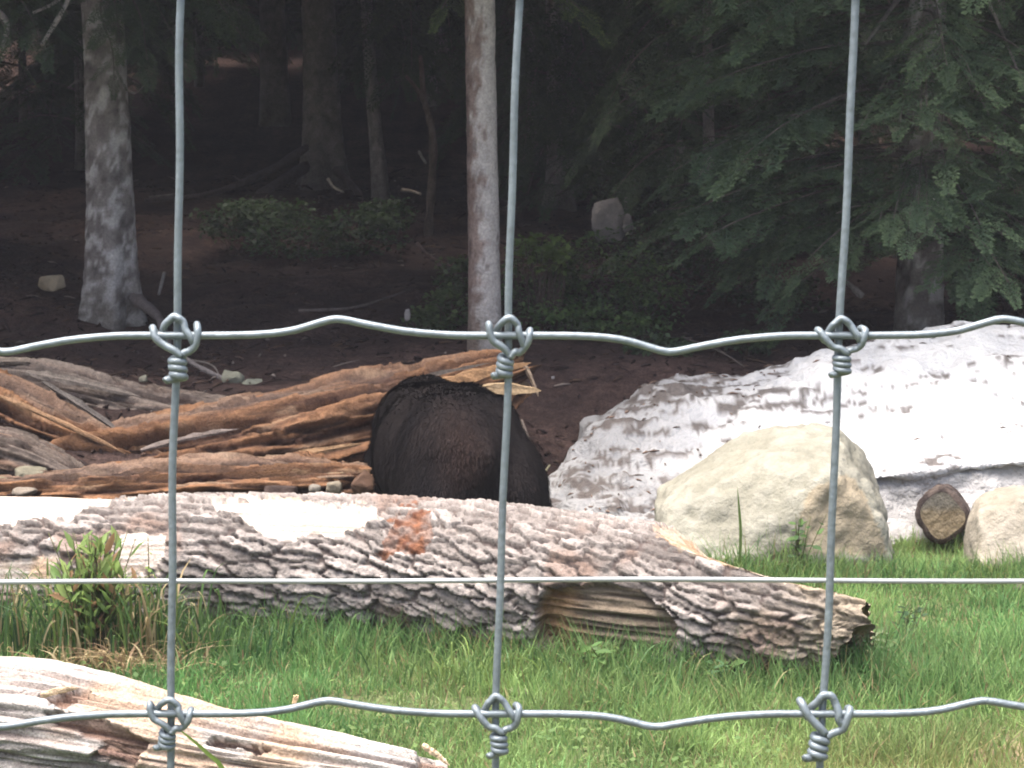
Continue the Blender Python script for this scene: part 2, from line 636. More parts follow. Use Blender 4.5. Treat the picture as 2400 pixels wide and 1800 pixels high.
def splinter(path, w, seed, thick=0.4):
    """A jagged wood shard: a flattened tapering strip with a rough section."""
    n = 12
    p = spline(path, n)
    r_ = np.random.default_rng(seed)
    prof = w * np.interp(np.linspace(0, 1, n), [0, .12, .4, .7, .9, 1], [0.5, 0.95, 1.0, 0.85, 0.5, 0.05]) * r_.uniform(0.75, 1.25, n)
    m = 7
    V, F = sweep(p, 1.0, m)
    c = np.vstack([np.repeat(p, m, 0), p[0], p[-1]])
    off = V - c
    fib = r_.uniform(0.45, 1.5, m)                       # each fibre line keeps its own depth along the shard
    sc_ = np.concatenate([(prof[:, None] * fib[None] * r_.uniform(0.8, 1.2, (n, m))).ravel(), [0, 0]])
    off[:, 1] *= thick
    V = c + off * sc_[:, None]
    return V, F


def child_splinter(par, name, path, w, seed, col, mat, thick=0.5):
    V, F = splinter(path, w * (0.62 if mat is M['rot_wood'] else 1), seed, thick)
    cc = np.asarray(col) * np.random.default_rng(seed).uniform(0.75, 1.2, (len(V), 1))
    me = mesh_np(name, V, F, cc, False)
    oo = add(name, me, mat)
    parent_keep(oo, par)
    return oo


for k, (a, b_, w, c) in enumerate([
        ((1930, 1470), (2000, 1490), 0.008, (0.20, 0.16, 0.11)),
        ((1890, 1490), (1940, 1540), 0.007, (0.19, 0.15, 0.10)),
        ((1950, 1420), (2040, 1425), 0.010, (0.21, 0.17, 0.13))]):
    d0 = 6.32
    pa, pb = P(*a, d0), P(*b_, d0 - 0.05)
    child_splinter(big, 'splinter', [pa, 0.5 * (pa + pb) + (0, 0, 0.006), pb], w, 300 + k, c, M['rot_wood'])

# --- pale driftwood log in the lower left corner
def drift(U, TH, RR, base):
    g1 = fbm(st3(U * 1.6, np.sin(TH) * 7, np.cos(TH) * 7), 4, 131)
    g2 = fbm(st3(U * 4, np.sin(TH) * 26, np.cos(TH) * 26), 4, 133)
    crack = sst(0.16, 0.02, np.abs(fbm(st3(U * 0.9, np.sin(TH) * 6 + 0.3 * U, np.cos(TH) * 6), 3, 135)))
    px, py = proj(base)
    jx, jy = px + 25 * fbm(base * 15, 3, 137), py + 14 * fbm(base * 20, 3, 138)
    pit = np.zeros(U.shape)
    for poly in ([(90, 1620), (200, 1600), (215, 1630), (140, 1662), (100, 1650)], [(90, 1668), (240, 1680), (345, 1740), (320, 1800), (210, 1780), (230, 1740), (120, 1700)],
                 [(955, 1735), (1015, 1745), (1040, 1800), (960, 1790)], [(480, 1730), (640, 1755), (600, 1765), (470, 1745)]):
        pit = np.maximum(pit, inpoly(jx, jy, poly))
    pit = pit * (np.sin(TH) + np.cos(TH) > -0.1)
    rad = RR * (1 + 0.16 * g1) + 0.010 * g2 - 0.014 * crack - 0.028 * pit
    c = mixc((0.20, 0.172, 0.157), (0.36, 0.335, 0.315), sst(-0.5, 0.4, g2 + 0.4 * g1))
    c = mixc(c, (0.34, 0.23, 0.15), 0.7 * sst(0.1, 0.5, fbm(base * 4 + 9, 3, 139)))
    c = mixc(c, (0.16, 0.10, 0.075), np.clip(0.35 * crack + 0.85 * pit, 0, 1))
    q = U / U.max()
    du = sst(0.9, 1, q) * 0.08 * fbm(st3(np.sin(TH) * 4, np.cos(TH) * 4, 1), 3, 141)
    return rad, c, du, None


dw = empty('driftwood_log', P(400, 1800, 5.0), 'bleached driftwood log with cracks in the bottom left corner', 'log')
me = log_mesh('wood', [P(-420, 1655, 5.25), P(100, 1700, 5.12), P(600, 1790, 4.95), P(1010, 1846, 4.82)], [0.15, 0.155, 0.115, 0.075], 340, 160, drift)
parent_keep(add('wood', me, M['rot_wood']), dw)
for k, (a, b_, d_, w, c) in enumerate([((990, 1745), (1055, 1795), 4.74, 0.012, (0.55, 0.40, 0.27)), ((330, 1775), (240, 1735), 4.93, 0.011, (0.14, 0.09, 0.07)),
                                       ((230, 1760), (330, 1790), 4.92, 0.010, (0.16, 0.10, 0.08)), ((95, 1630), (185, 1612), 4.98, 0.010, (0.45, 0.33, 0.22)),
                                       ((690, 1652), (700, 1630), 5.05, 0.011, (0.52, 0.38, 0.22)), ((0, 1585), (95, 1590), 5.1, 0.02, (0.5, 0.46, 0.42))]):
    pa, pb = P(*a, d_), P(*b_, d_)
    child_splinter(dw, 'splinter', [pa, 0.5 * (pa + pb) + (0, 0, 0.004), pb], w, 330 + k, c, M['rot_wood'])


# --- the rotten, splintered logs behind
def rotten(seed, gray=0.3, front_rot=1.0, amp=1.0):
    def f(U, TH, RR, base):
        g1 = fbm(st3(U * 1.1, np.sin(TH) * 3.2, np.cos(TH) * 3.2), 4, seed)
        g2 = fbm(st3(U * 2.6, np.sin(TH) * 7.5, np.cos(TH) * 7.5), 4, seed + 3, 0.6)
        step = vnoise(st3(U * 1.9, np.sin(TH) * 5, np.cos(TH) * 5), seed + 5)
        step = np.round(step * 3.0) / 3.0
        g3 = fbm(st3(U * 4, np.sin(TH) * 30, np.cos(TH) * 30), 3, seed + 19, 0.6)
        blk = np.round(vnoise(st3(U * 6, np.sin(TH) * 9, np.cos(TH) * 9), seed + 21) * 2) / 2
        crack = sst(0.12, 0.015, np.abs(fbm(st3(U * 1.2, np.sin(TH) * 6, np.cos(TH) * 6), 3, seed + 7)))
        brk = np.round(vnoise(st3(U * 2.3 + 0.5 * g2, np.sin(TH) * 3.5, np.cos(TH) * 3.5), seed + 23) * 2.5) / 2.5
        rad = RR * (1 + amp * (0.16 * g1 + 0.14 * step + 0.13 * brk)) + amp * (0.026 * g2 + 0.014 * g3 + 0.016 * blk - 0.04 * crack)
        topb = sst(0.86, 1.02, np.cos(TH) + 0.3 * g1)
        orange = mixc((0.060, 0.030, 0.020), (0.200, 0.100, 0.050), sst(-0.45, 0.45, g2 + 0.4 * step + 0.6 * g3 + 0.2 * blk))
        orange = mixc(orange, (0.28, 0.185, 0.115), 0.6 * sst(0.28, 0.6, fbm(st3(U * 5, np.sin(TH) * 9, np.cos(TH) * 9), 3, seed + 11)))
        gry = mixc((0.070, 0.055, 0.047), (0.160, 0.128, 0.106), sst(-0.45, 0.45, g2 + 0.6 * g3))
        gw = np.clip(gray + 0.9 * sst(-0.1, 0.5, fbm(st3(U * 1.3, np.sin(TH) * 2.4, np.cos(TH) * 2.4), 3, seed + 13)) * gray * 2, 0, 1)
        gw = np.maximum(gw, topb * (0.55 if gray < 0.1 else 1.0))
        c = mixc(orange, gry, gw)
        c = mixc(c, (0.050, 0.030, 0.024), 0.85 * crack)
        q = U / U.max()
        du = (sst(0.93, 1, q) - sst(0.07, 0, q)) * 0.13 * fbm(st3(np.sin(TH) * 5, np.cos(TH) * 5, 1), 3, seed + 17)
        return rad, c, du, None
    return f


def rot_log(label, path, rads, seed, nu=260, nv=130, gray=0.3, amp=1.0, splints=()):
    e = empty('rotten_log', np.mean(path, 0), label, 'log', 'rotten broken logs behind the bear')
    me_ = log_mesh('wood', path, rads, nu, nv, rotten(seed, gray, 1, amp))
    parent_keep(add('wood', me_, M['rot_wood']), e)
    for k, (a, b2, d_, w, c) in enumerate(splints):
        pa, pb = P(*a, d_), P(*b2, d_)
        child_splinter(e, 'splinter', [pa, 0.5 * (pa + pb) + (0, 0, 0.008), pb], w, seed * 7 + k, c, M['rot_wood'], 0.6)
    return e


OR1, OR2, GY1, DK = (0.27, 0.15, 0.08), (0.17, 0.08, 0.045), (0.15, 0.125, 0.105), (0.06, 0.04, 0.034)
rot_log('long weathered grey log behind the broken orange logs at left', [P(-260, 900, 10.75), P(130, 938, 10.6), P(420, 1000, 10.45), P(780, 1035, 10.35)], [0.18, 0.19, 0.175, 0.12], 211, gray=0.9, amp=0.85,
        splints=[((60, 872), (330, 930), 10.36, 0.03, GY1), ((-40, 848), (120, 852), 10.55, 0.03, (0.18, 0.145, 0.115))])
rot_log('short splintered orange log slanting down from the left edge', [P(-200, 890, 10.15), P(40, 1005, 10.05), P(220, 1070, 9.95), P(430, 1135, 9.85)], [0.19, 0.19, 0.15, 0.08], 223, gray=0.05, amp=1.25,
        splints=[((-10, 925), (300, 1066), 9.78, 0.036, (0.25, 0.15, 0.085)), ((100, 895), (330, 1048), 9.88, 0.022, (0.11, 0.095, 0.085)), ((60, 1035), (215, 1135), 9.68, 0.030, DK)])
rot_log('thick rotten orange log rising to a torn end behind the bear', [P(40, 1150, 10.0), P(300, 1118, 9.97), P(560, 1078, 10.0), P(850, 1012, 10.1), P(1070, 932, 10.25), P(1215, 876, 10.35)], [0.22, 0.26, 0.275, 0.265, 0.205, 0.12], 239, nu=320, nv=150, gray=0.05, amp=1.15,
        splints=[((840, 925), (1150, 850), 10.05, 0.018, GY1), ((1000, 905), (1245, 850), 10.04, 0.045, (0.27, 0.155, 0.08)), ((1100, 912), (1268, 916), 10.03, 0.036, (0.34, 0.24, 0.14)), ((1225, 850), (1262, 930), 10.2, 0.024, (0.3, 0.22, 0.155)),
                 ((330, 1055), (560, 1005), 9.70, 0.024, (0.15, 0.12, 0.105)), ((600, 1090), (850, 1040), 9.66, 0.034, (0.25, 0.155, 0.085))])
rot_log('low reddish broken log lying just behind the big bark log', [P(-80, 1175, 9.5), P(200, 1165, 9.45), P(480, 1152, 9.42), P(700, 1145, 9.4), P(900, 1140, 9.5)], [0.10, 0.13, 0.15, 0.13, 0.09], 251, nu=200, nv=90, gray=0.04, amp=1.2,
        splints=[((400, 1145), (560, 1135), 9.26, 0.03, (0.2, 0.13, 0.085)), ((640, 1135), (830, 1115), 9.3, 0.024, (0.17, 0.115, 0.08))])


rot_log('dark half-buried log end below the orange log at the left edge', [P(-200, 1030, 9.75), P(40, 1078, 9.7), P(200, 1135, 9.6)], [0.13, 0.13, 0.07], 263, nu=140, nv=80, gray=0.6, amp=0.9)


# ------------------------------------------------------------------ rocks
def rock(name, pts, voxel, label, cat='rock', group=None, col=((0.24, 0.22, 0.155), (0.31, 0.285, 0.215)), rough=0.02, smooth=6, seed=1, tan=None):
    pts = np.asarray(pts, float)
    base = np.array([pts[:, 0].mean(), pts[:, 1].mean(), pts[:, 2].min()])
    bmx = bmesh.new()
    for p in pts - base:
        bmx.verts.new(p)
    bmesh.ops.convex_hull(bmx, input=bmx.verts)
    m0 = bpy.data.meshes.new('tmp')
    bmx.to_mesh(m0)
    bmx.free()
    m1 = eval_mesh(m0, [('REMESH', dict(mode='VOXEL', voxel_size=voxel)), ('SMOOTH', dict(factor=0.5, iterations=smooth))], name)
    V, N = vco(m1), vnor(m1)
    n1 = fbm(V * 5 + seed * 3.1, 4, seed)
    n2 = fbm(V * 22 + seed, 3, seed + 2)
    n3 = sst(0.10, 0.0, np.abs(fbm(V * 3.3 + seed * 7, 3, seed + 4)))
    V2 = V + N * (rough * n1 + rough * 0.35 * n2 - rough * 0.4 * n3)[:, None]
    set_co(m1, V2)
    c = mixc(col[0], col[1], sst(-0.4, 0.4, n1 * 0.6 + n2 * 0.6))
    c = mixc(c, np.asarray(col[0]) * 0.72, n3 * 0.35)
    if tan is not None:
        c = tan(V + base, c, N)
    set_col(m1, c)
    return add(name, m1, M['rock'], label=label, cat=cat, group=group, loc=base)


def big_tan(V, c, N):
    px, py = proj(V)
    msk = inpoly(px + 10 * fbm(V * 12, 3, 5), py + 8 * fbm(V * 14, 3, 6), [(1880, 1170), (1935, 1125), (1985, 1112), (2030, 1165), (2060, 1240), (2080, 1300), (1890, 1300), (1875, 1210)])
    return mixc(c, (0.25, 0.195, 0.125), 0.6 * msk)


rp = [P(1528, 1190, 8.6), P(1540, 1140, 8.7), P(1610, 1095, 8.75), P(1690, 1035, 8.8), P(1790, 1003, 8.85), P(1900, 992, 8.85), P(1960, 1003, 8.75), P(2025, 1050, 8.95), P(2060, 1120, 9.0), P(2072, 1190, 9.0),
      P(1975, 1030, 8.55), P(2030, 1130, 8.4), P(2070, 1220, 8.3), P(2100, 1330, 8.3), P(1570, 1190, 8.35), P(1700, 1110, 8.4), P(1850, 1050, 8.46), P(1940, 1115, 8.24), P(1890, 1180, 8.2), P(1880, 1330, 8.15), P(1560, 1330, 8.2), P(1700, 1330, 8.15), P(2060, 1330, 9.1), P(1550, 1300, 9.1), P(1750, 1040, 9.1)]
rock('boulder', rp, 0.018, 'large pale yellowish boulder in front of the snow bank', 'boulder', 'boulders beside the snow', col=((0.180, 0.172, 0.136), (0.235, 0.226, 0.187)), rough=0.026, smooth=9, seed=3, tan=big_tan)
rp = [P(2252, 1330, 8.5), P(2262, 1220, 8.5), P(2290, 1160, 8.55), P(2340, 1138, 8.6), P(2420, 1132, 8.65), P(2520, 1160, 8.6), P(2560, 1240, 8.5), P(2560, 1330, 8.4), P(2300, 1200, 8.3), P(2400, 1170, 8.3), P(2480, 1330, 8.15), P(2290, 1330, 8.2), P(2270, 1320, 9.0), P(2500, 1320, 9.0)]
rock('boulder', rp, 0.018, 'rounded cream boulder cut by the right edge beside the sawn log', 'boulder', 'boulders beside the snow', col=((0.205, 0.182, 0.143), (0.265, 0.238, 0.194)), rough=0.022, smooth=6, seed=7)


def pebble(label, px, py, w, h, d, seed, col, cat='rock', group=None, depth=0.8, name='stone'):
    r_ = np.random.default_rng(seed)
    c = P(px, py, d)
    s = d / FPX
    pts = []
    for k in range(26):
        v = r_.normal(size=3)
        v /= np.linalg.norm(v)
        v = np.sign(v) * np.abs(v) ** 0.75
        pts.append(c + v * np.array([w * s / 2, depth * w * s / 2, h * s / 2]) * r_.uniform(0.85, 1.1))
    return rock(name, pts, max(0.006, w * s / 22), label, cat, group, (np.array(col) * 0.62, np.array(col) * 0.82), rough=w * s * 0.07, smooth=2, seed=seed)


PG = 'pale stones lying by the rotten logs'
pebble('squarish beige stone lying beside the leftmost mottled tree base', 122, 664, 68, 46, 12.65, 21, (0.36, 0.29, 0.20), depth=1)
for k, (a) in enumerate([
        ('pale greenish stone where the grey stick ends at left', 545, 888, 62, 48, 10.9, (0.27, 0.265, 0.20)),
        ('largest pale green slab stone in the heap behind the logs', 592, 905, 66, 46, 10.85, (0.28, 0.285, 0.22)),
        ('flat pale stone under the green slab behind the logs', 590, 938, 100, 34, 10.75, (0.28, 0.27, 0.21)),
        ('small white stone right of the pale stone heap', 668, 945, 34, 20, 10.7, (0.30, 0.31, 0.28)),
        ('knobbly pale stone on the rising orange log', 712, 938, 44, 30, 10.5, (0.25, 0.24, 0.18)),
        ('small pale stone high on the rising log left of the bear', 790, 912, 36, 30, 10.4, (0.27, 0.25, 0.19)),
        ('little pale stone just left of the first fence knot coil', 335, 888, 26, 24, 10.9, (0.3, 0.28, 0.21))]):
    pebble(a[0], *a[1:6], 40 + k, a[6], group=PG)
for k, (a) in enumerate([
        ('pale yellow stone below the splintered log at far left', 72, 1112, 84, 46, 9.5, (0.22, 0.20, 0.145)),
        ('mossy yellow stone touching the left picture edge above the log', 4, 1135, 40, 44, 9.45, (0.20, 0.19, 0.12)),
        ('low flat stone between log top and yellow stone at left', 60, 1152, 60, 22, 9.3, (0.24, 0.20, 0.16)),
        ('whitish chunk of stone in the rubble left of the bear', 738, 1146, 36, 26, 9.2, (0.28, 0.25, 0.21)),
        ('angular tan chunk in rubble nearest the bear leg', 782, 1143, 44, 34, 9.2, (0.26, 0.22, 0.165)),
        ('long tan wood chip lying under the rotten log by the bear', 778, 1108, 80, 18, 9.4, (0.28, 0.2, 0.13)),
        ('reddish rotten lump between rubble and bear leg', 850, 1130, 60, 66, 9.25, (0.13, 0.075, 0.05)),
        ('dark crumbled wood lump left of the tan chunks', 660, 1150, 90, 40, 9.2, (0.06, 0.04, 0.034))]):
    pebble(a[0], *a[1:6], 60 + k, a[6], group='rubble between the logs', cat='chunk', name='rubble_chunk')
for k, (a) in enumerate([
        ('pale stone lying in the grass right of the middle fence wire', 1212, 1622, 72, 34, 6.2, (0.27, 0.27, 0.17)),
        ('brownish grey stone cut by right picture edge in the grass', 2398, 1372, 60, 36, 7.9, (0.28, 0.24, 0.20)),
        ('small brown stone in the grass under the big log', 1738, 1580, 26, 22, 6.25, (0.2, 0.14, 0.1))]):
    pebble(a[0], *a[1:6], 80 + k, a[6], group='stones in the grass')

# sawn log end between the boulders
sl = empty('sawn_log', P(2205, 1262, 8.75), 'short sawn log with dark bark and tan end between the boulders', 'log')
c0, c1 = P(2208, 1208, 8.72), P(2215, 1196, 9.35)
NV, NU = 64, 20
th = np.linspace(0, 2 * np.pi, NV, endpoint=False)
sq = 0.104 * (1 + 0.07 * np.cos(4 * th + 0.5) + 0.05 * np.cos(2 * th + 1.3) + 0.03 * np.cos(3 * th))
us = np.linspace(0, 1, NU)
Vb = []
for u in us:
    c = c0 + (c1 - c0) * u
    rr = sq * 1.0 + 0.012 * fbm(st3(np.cos(th) * 4, np.sin(th) * 4, np.full(NV, u * 9)), 3, 5) + 0.016
    Vb.append(np.stack([c[0] + rr * np.cos(th) * 0.92, np.full(NV, c[1]), c[2] + rr * np.sin(th)], -1))
Vb = np.vstack(Vb)
inner = np.stack([c0[0] + sq * 0.92 * 0.93 * np.cos(th), np.full(NV, c0[1] - 0.003), c0[2] + sq * 0.93 * np.sin(th)], -1)
Fb = [grid_faces(NU, NV), np.stack([np.arange(NV), NU * NV + np.arange(NV), NU * NV + np.roll(np.arange(NV), -1), np.roll(np.arange(NV), -1)], -1)]
cb = mixc((0.030, 0.022, 0.02), (0.085, 0.065, 0.055), sst(-.4, .4, fbm(np.vstack([Vb, inner]) * 25, 3, 8)))
parent_keep(add('bark', mesh_np('bark', np.vstack([Vb, inner]), Fb, cb), M['bark_log']), sl)
rings = []
nr = 14
for k in range(nr):
    s = 0.93 * (1 - k / nr)
    rings.append(np.stack([c0[0] + sq * 0.92 * s * np.cos(th), np.full(NV, c0[1] - 0.004) + 0.0015 * (k % 2) + 0.002 * fbm(st3(np.cos(th) * s * 9, np.sin(th) * s * 9, 0), 2, 3), c0[2] + sq * s * np.sin(th)], -1))
Ve = np.vstack(rings + [np.array([[c0[0], c0[1] - 0.004, c0[2]]])])
Fe = [grid_faces(nr, NV), np.stack([np.full(NV, nr * NV), (nr - 1) * NV + np.arange(NV), (nr - 1) * NV + np.roll(np.arange(NV), -1)], -1)]
nn = fbm(Ve * 30, 3, 9)
ce = mixc((0.15, 0.115, 0.07), (0.215, 0.17, 0.11), sst(-.4, .4, nn))
ce = mixc(ce, (0.12, 0.115, 0.10), 0.75 * sst(0.0, 0.05, Ve[:, 2] - c0[2] + 0.02 * nn))
parent_keep(add('end_face', mesh_np('end_face', Ve, Fe, ce), M['rot_wood']), sl)

# ------------------------------------------------------------------ snow bank
xs_px = np.array([1180, 1290, 1340, 1400, 1480, 1560, 1640, 1740, 1850, 1980, 2110, 2250, 2400, 2560, 2800, 3100])
crest_py = np.array([1215, 1150, 1085, 1010, 958, 912, 890, 885, 868, 830, 795, 775, 772, 775, 800, 860])
crest_d = np.array([9.6, 9.7, 9.9, 10.1, 10.3, 10.5, 10.6, 10.6, 10.6, 10.7, 10.8, 10.9, 11.0, 11.0, 11.0, 11.0])
lip_py = np.array([1220, 1215, 1215, 1220, 1230, 1230, 1225, 1200, 1160, 1125, 1108, 1092, 1078, 1072, 1080, 1110])
lip_d = np.array([9.45, 9.35, 9.25, 9.2, 9.2, 9.2, 9.2, 9.2, 9.22, 9.25, 9.25, 9.25, 9.25, 9.25, 9.3, 9.4])
under = np.array([0.0, 0.0, 0.0, 0.0, 0.0, 0.0, 0.02, 0.03, 0.05, 0.06, 0.07, 0.08, 0.08, 0.08, 0.08, 0.06]) * 1.0
NX, NS = 300, 130
pxs = np.linspace(1180, 3100, NX)
I = lambda a: np.interp(pxs, xs_px, a)
rows = []
tt = np.linspace(0, 1, NS)
for k in range(NX):
    cr = P(pxs[k], I(crest_py)[k], I(crest_d)[k])
    lp = P(pxs[k], I(lip_py)[k], I(lip_d)[k])
    u_ = I(under)[k]
    zg = float(G(lp[0], lp[1])) - 0.12
    ctrl = np.array([
        [cr[0], cr[1] + 1.6, float(G(cr[0], cr[1] + 1.6)) - 0.35],
        [cr[0], cr[1] + 0.7, cr[2] - 0.10],
        [cr[0], cr[1] + 0.12, cr[2] + 0.0],
        [cr[0] * .9 + lp[0] * .1, cr[1] - 0.15 * (cr[1] - lp[1]), cr[2] - 0.05 * (cr[2] - lp[2])],
        [cr[0] * .5 + lp[0] * .5, 0.5 * cr[1] + 0.5 * lp[1], lp[2] + 0.60 * (cr[2] - lp[2])],
        [cr[0] * .15 + lp[0] * .85, 0.15 * cr[1] + 0.85 * lp[1], lp[2] + 0.20 * (cr[2] - lp[2])],
        [lp[0], lp[1], lp[2]],
        [lp[0], lp[1] + 0.25 * u_, lp[2] - 0.035],
        [lp[0], lp[1] - 1.2 * u_, 0.45 * lp[2] + 0.55 * zg],
        [lp[0], lp[1] - 4.0 * u_, zg]])
    rows.append(spline(ctrl, NS))
SV = np.array(rows)
dx = np.gradient(SV, axis=0)
ds = np.gradient(SV, axis=1)
nn = np.cross(ds, dx)
nn /= np.linalg.norm(nn, axis=-1)[..., None] + 1e-9
bl = fbm(SV * 1.8, 3, 401)
b2 = fbm(SV * np.array([5, 6, 9.0]), 4, 403)
cup = np.abs(fbm(SV * np.array([7, 7, 7.0]) + 3, 3, 405))
SV2 = SV + nn * (0.045 * bl + 0.034 * b2 + 0.045 * cup + 0.014 * fbm(SV * np.array([16, 16, 30.0]), 3, 406) + 0.07 * np.clip((1850 - pxs) / 350, 0, 1)[:, None] * fbm(SV * 6, 4, 402))[..., None]
sx, sy = proj(SV2)
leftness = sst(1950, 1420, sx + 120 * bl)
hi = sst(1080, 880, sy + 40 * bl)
dirt_n = 0.85 * fbm(SV2 * np.array([6.5, 11, 38.0]), 4, 407, 0.65) + 0.32 * fbm(SV2 * np.array([2.2, 2.0, 4.0]) + 5, 3, 408)
dthr = 0.30 - 0.38 * leftness * (0.55 + 0.45 * hi) - 0.16 * hi
dirt = sst(dthr, dthr + 0.16, dirt_n) * 0.9
scol = mixc((0.43, 0.43, 0.435), (0.53, 0.525, 0.52), sst(-.4, .4, b2))
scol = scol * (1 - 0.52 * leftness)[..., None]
scol = mixc(scol, (0.070, 0.056, 0.049), dirt)
soil = sst(0.0, 0.6, fbm(SV2 * 2.3, 3, 409)) * 0.28 * (0.3 + leftness)
scol = mixc(scol, (0.33, 0.31, 0.30), soil * 1.2)
ice = sst(6.05 / 9, 6.5 / 9, np.broadcast_to(tt[None], sx.shape) + 0.01 * b2) * np.broadcast_to(I(under)[:, None] > 0.035, sx.shape)
scol = mixc(scol, mixc((0.22, 0.208, 0.198), (0.31, 0.298, 0.288), sst(-.4, .4, fbm(SV2 * np.array([2, 2, 9.0]), 3, 411))), ice * 0.85)
sm = mesh_np('snow_bank', SV2.reshape(-1, 3), grid_faces(NX, NS, False), scol.reshape(-1, 3))
add('snow_bank', sm, M['snow'], label='dirty white snow bank sloping up to the right behind the boulders', cat='snow bank')

# twigs, bark bits and needles melted out on the snow
bag = Bag()
fi = rng.integers(20, NX - 100, 2600)
si = rng.integers(int(NS * 0.22), int(NS * 0.64), 2600)
for k in range(2600):
    a, b = fi[k], si[k]
    if rng.random() > 0.01 + 0.18 * leftness[a, b] * (0.3 + 0.7 * hi[a, b]):
        continue
    p = SV2[a, b] + nn[a, b] * 0.003
    an = rng.uniform(0, 6.28)
    t1 = ds[a, b] / np.linalg.norm(ds[a, b])
    t2 = np.cross(nn[a, b], t1)
    dv = (t1 * math.cos(an) * 0.5 + t2 * math.sin(an))
    ln = rng.uniform(0.006, 0.03)
    V, F = sweep([p - dv * ln, p + nn[a, b] * 0.003, p + dv * ln], [0.002, rng.uniform(0.003, 0.007), 0.001], 4)
    bag.put(V, F, np.array((0.10, 0.07, 0.055)) * rng.uniform(0.5, 1.8))
add('snow_debris', bag.mesh('snow_debris'), M['litter'], label='dark twigs and needles scattered on the old snow', cat='debris', kind='stuff')
pebble('dark stone poking out of the snow near the right edge', 2375, 1012, 34, 30, 10.0, 91, (0.06, 0.055, 0.045), group='stones in the snow')

# ------------------------------------------------------------------ the bear, seen from behind
BX, BY = P(1100, 1000, 8.7)[:2]
SHX, SHY = P(985, 1000, 9.6)[:2]
fw = np.array([SHX - BX, SHY - BY, 0])
fw /= np.linalg.norm(fw)
rt = np.array([fw[1], -fw[0], 0])
BZ = float(G(BX, BY)) + 0.0


def ell(bmx, c, r, rot=None, seg=20):
    m = Matrix.Translation(Vector(c)) @ (rot if rot is not None else Matrix.Identity(4)) @ Matrix.Diagonal((*r, 1))
    bmesh.ops.create_uvsphere(bmx, u_segments=seg, v_segments=14, radius=1, matrix=m)


def limb(bmx, a, b, ra, rb, n=7):
    a, b = np.array(a), np.array(b)
    for k in range(n):
        t = k / (n - 1)
        q = ra + (rb - ra) * t
        ell(bmx, a + (b - a) * t, (q, q, q), seg=14)


bb = bmesh.new()
ell(bb, (-0.05, 0.02, 0.525), (0.335, 0.34, 0.305))
for s in (-1, 1):
    ell(bb, (0.175 * s, -0.03, 0.38), (0.205, 0.29, 0.31))
    ell(bb, ((0.165 if s < 0 else 0.10) * s, 0.06, 0.625), (0.175, 0.27, 0.19))
    ell(bb, (0.15 * s, 0.45, 0.635), (0.17, 0.42, 0.19))
    ell(bb, (0.21 * s, 0.0, 0.27), (0.20, 0.25, 0.24))
    limb(bb, (0.20 * s, 0.0, 0.28), (0.215 * s, -0.10, 0.14), 0.135, 0.085)
    limb(bb, (0.215 * s, -0.10, 0.14), (0.215 * s, -0.04, 0.07), 0.085, 0.075, 4)
    ell(bb, (0.22 * s, 0.04, 0.045), (0.085, 0.16, 0.05))
    limb(bb, (0.20 * s, 0.88, 0.42), (0.20 * s, 0.86, 0.20), 0.135, 0.085)
    limb(bb, (0.20 * s, 0.86, 0.20), (0.20 * s, 0.90, 0.07), 0.085, 0.075, 5)
    ell(bb, (0.20 * s, 0.96, 0.045), (0.085, 0.14, 0.05))
    ell(bb, (0.125 * s, 1.30, 0.52), (0.055, 0.03, 0.058))
ell(bb, (-0.02, 0.42, 0.515), (0.36, 0.50, 0.325))
ell(bb, (-0.05, 0.24, 0.525), (0.375, 0.42, 0.322))
ell(bb, (0, 0.80, 0.56), (0.29, 0.34, 0.27))
ell(bb, (0, 0.78, 0.655), (0.19, 0.27, 0.17))
limb(bb, (0, 1.02, 0.54), (0.0, 1.26, 0.42), 0.20, 0.15)
ell(bb, (0, 1.33, 0.40), (0.15, 0.17, 0.135))
limb(bb, (0, 1.40, 0.36), (0, 1.55, 0.29), 0.085, 0.052, 5)
ell(bb, (0, -0.315, 0.58), (0.05, 0.05, 0.07))
m0 = bpy.data.meshes.new('tmp')
bb.to_mesh(m0)
bb.free()
body = eval_mesh(m0, [('REMESH', dict(mode='VOXEL', voxel_size=0.018)), ('SMOOTH', dict(factor=0.5, iterations=20))], 'body')
V, N = vco(body), vnor(body)
V[:, 0] *= 0.86
V = V + N * (0.014 * fbm(V * 5, 3, 501) + 0.006 * fbm(V * 16, 3, 503))[:, None]
set_co(body, V)


def bear_col(V):
    n1 = fbm(V * np.array([4.5, 4.5, 2.0]), 3, 511)
    c = mixc((0.0050, 0.0043, 0.0048), (0.0105, 0.0082, 0.0080), sst(-0.3, 0.4, n1))
    red = np.exp(-(((V[:, 0] + 0.10) / 0.10) ** 2 + ((V[:, 2] - 0.60) / 0.17) ** 2)) * sst(0.3, 0.0, V[:, 1])
    c = mixc(c, (0.021, 0.0122, 0.0100), 0.7 * red)
    rump2 = np.exp(-(((V[:, 0] - 0.16) / 0.13) ** 2 + ((V[:, 2] - 0.66) / 0.13) ** 2))
    return mixc(c, (0.0105, 0.0088, 0.0088), 0.5 * rump2)


set_col(body, bear_col(V))
bear = empty('bear', (BX, BY, BZ), 'dark brown bear seen from behind, standing on the far side of the big log', 'bear')
bear.rotation_euler = (0, 0, math.atan2(-fw[0], fw[1]))
body_o = add('body', body, M['fur'], bear)
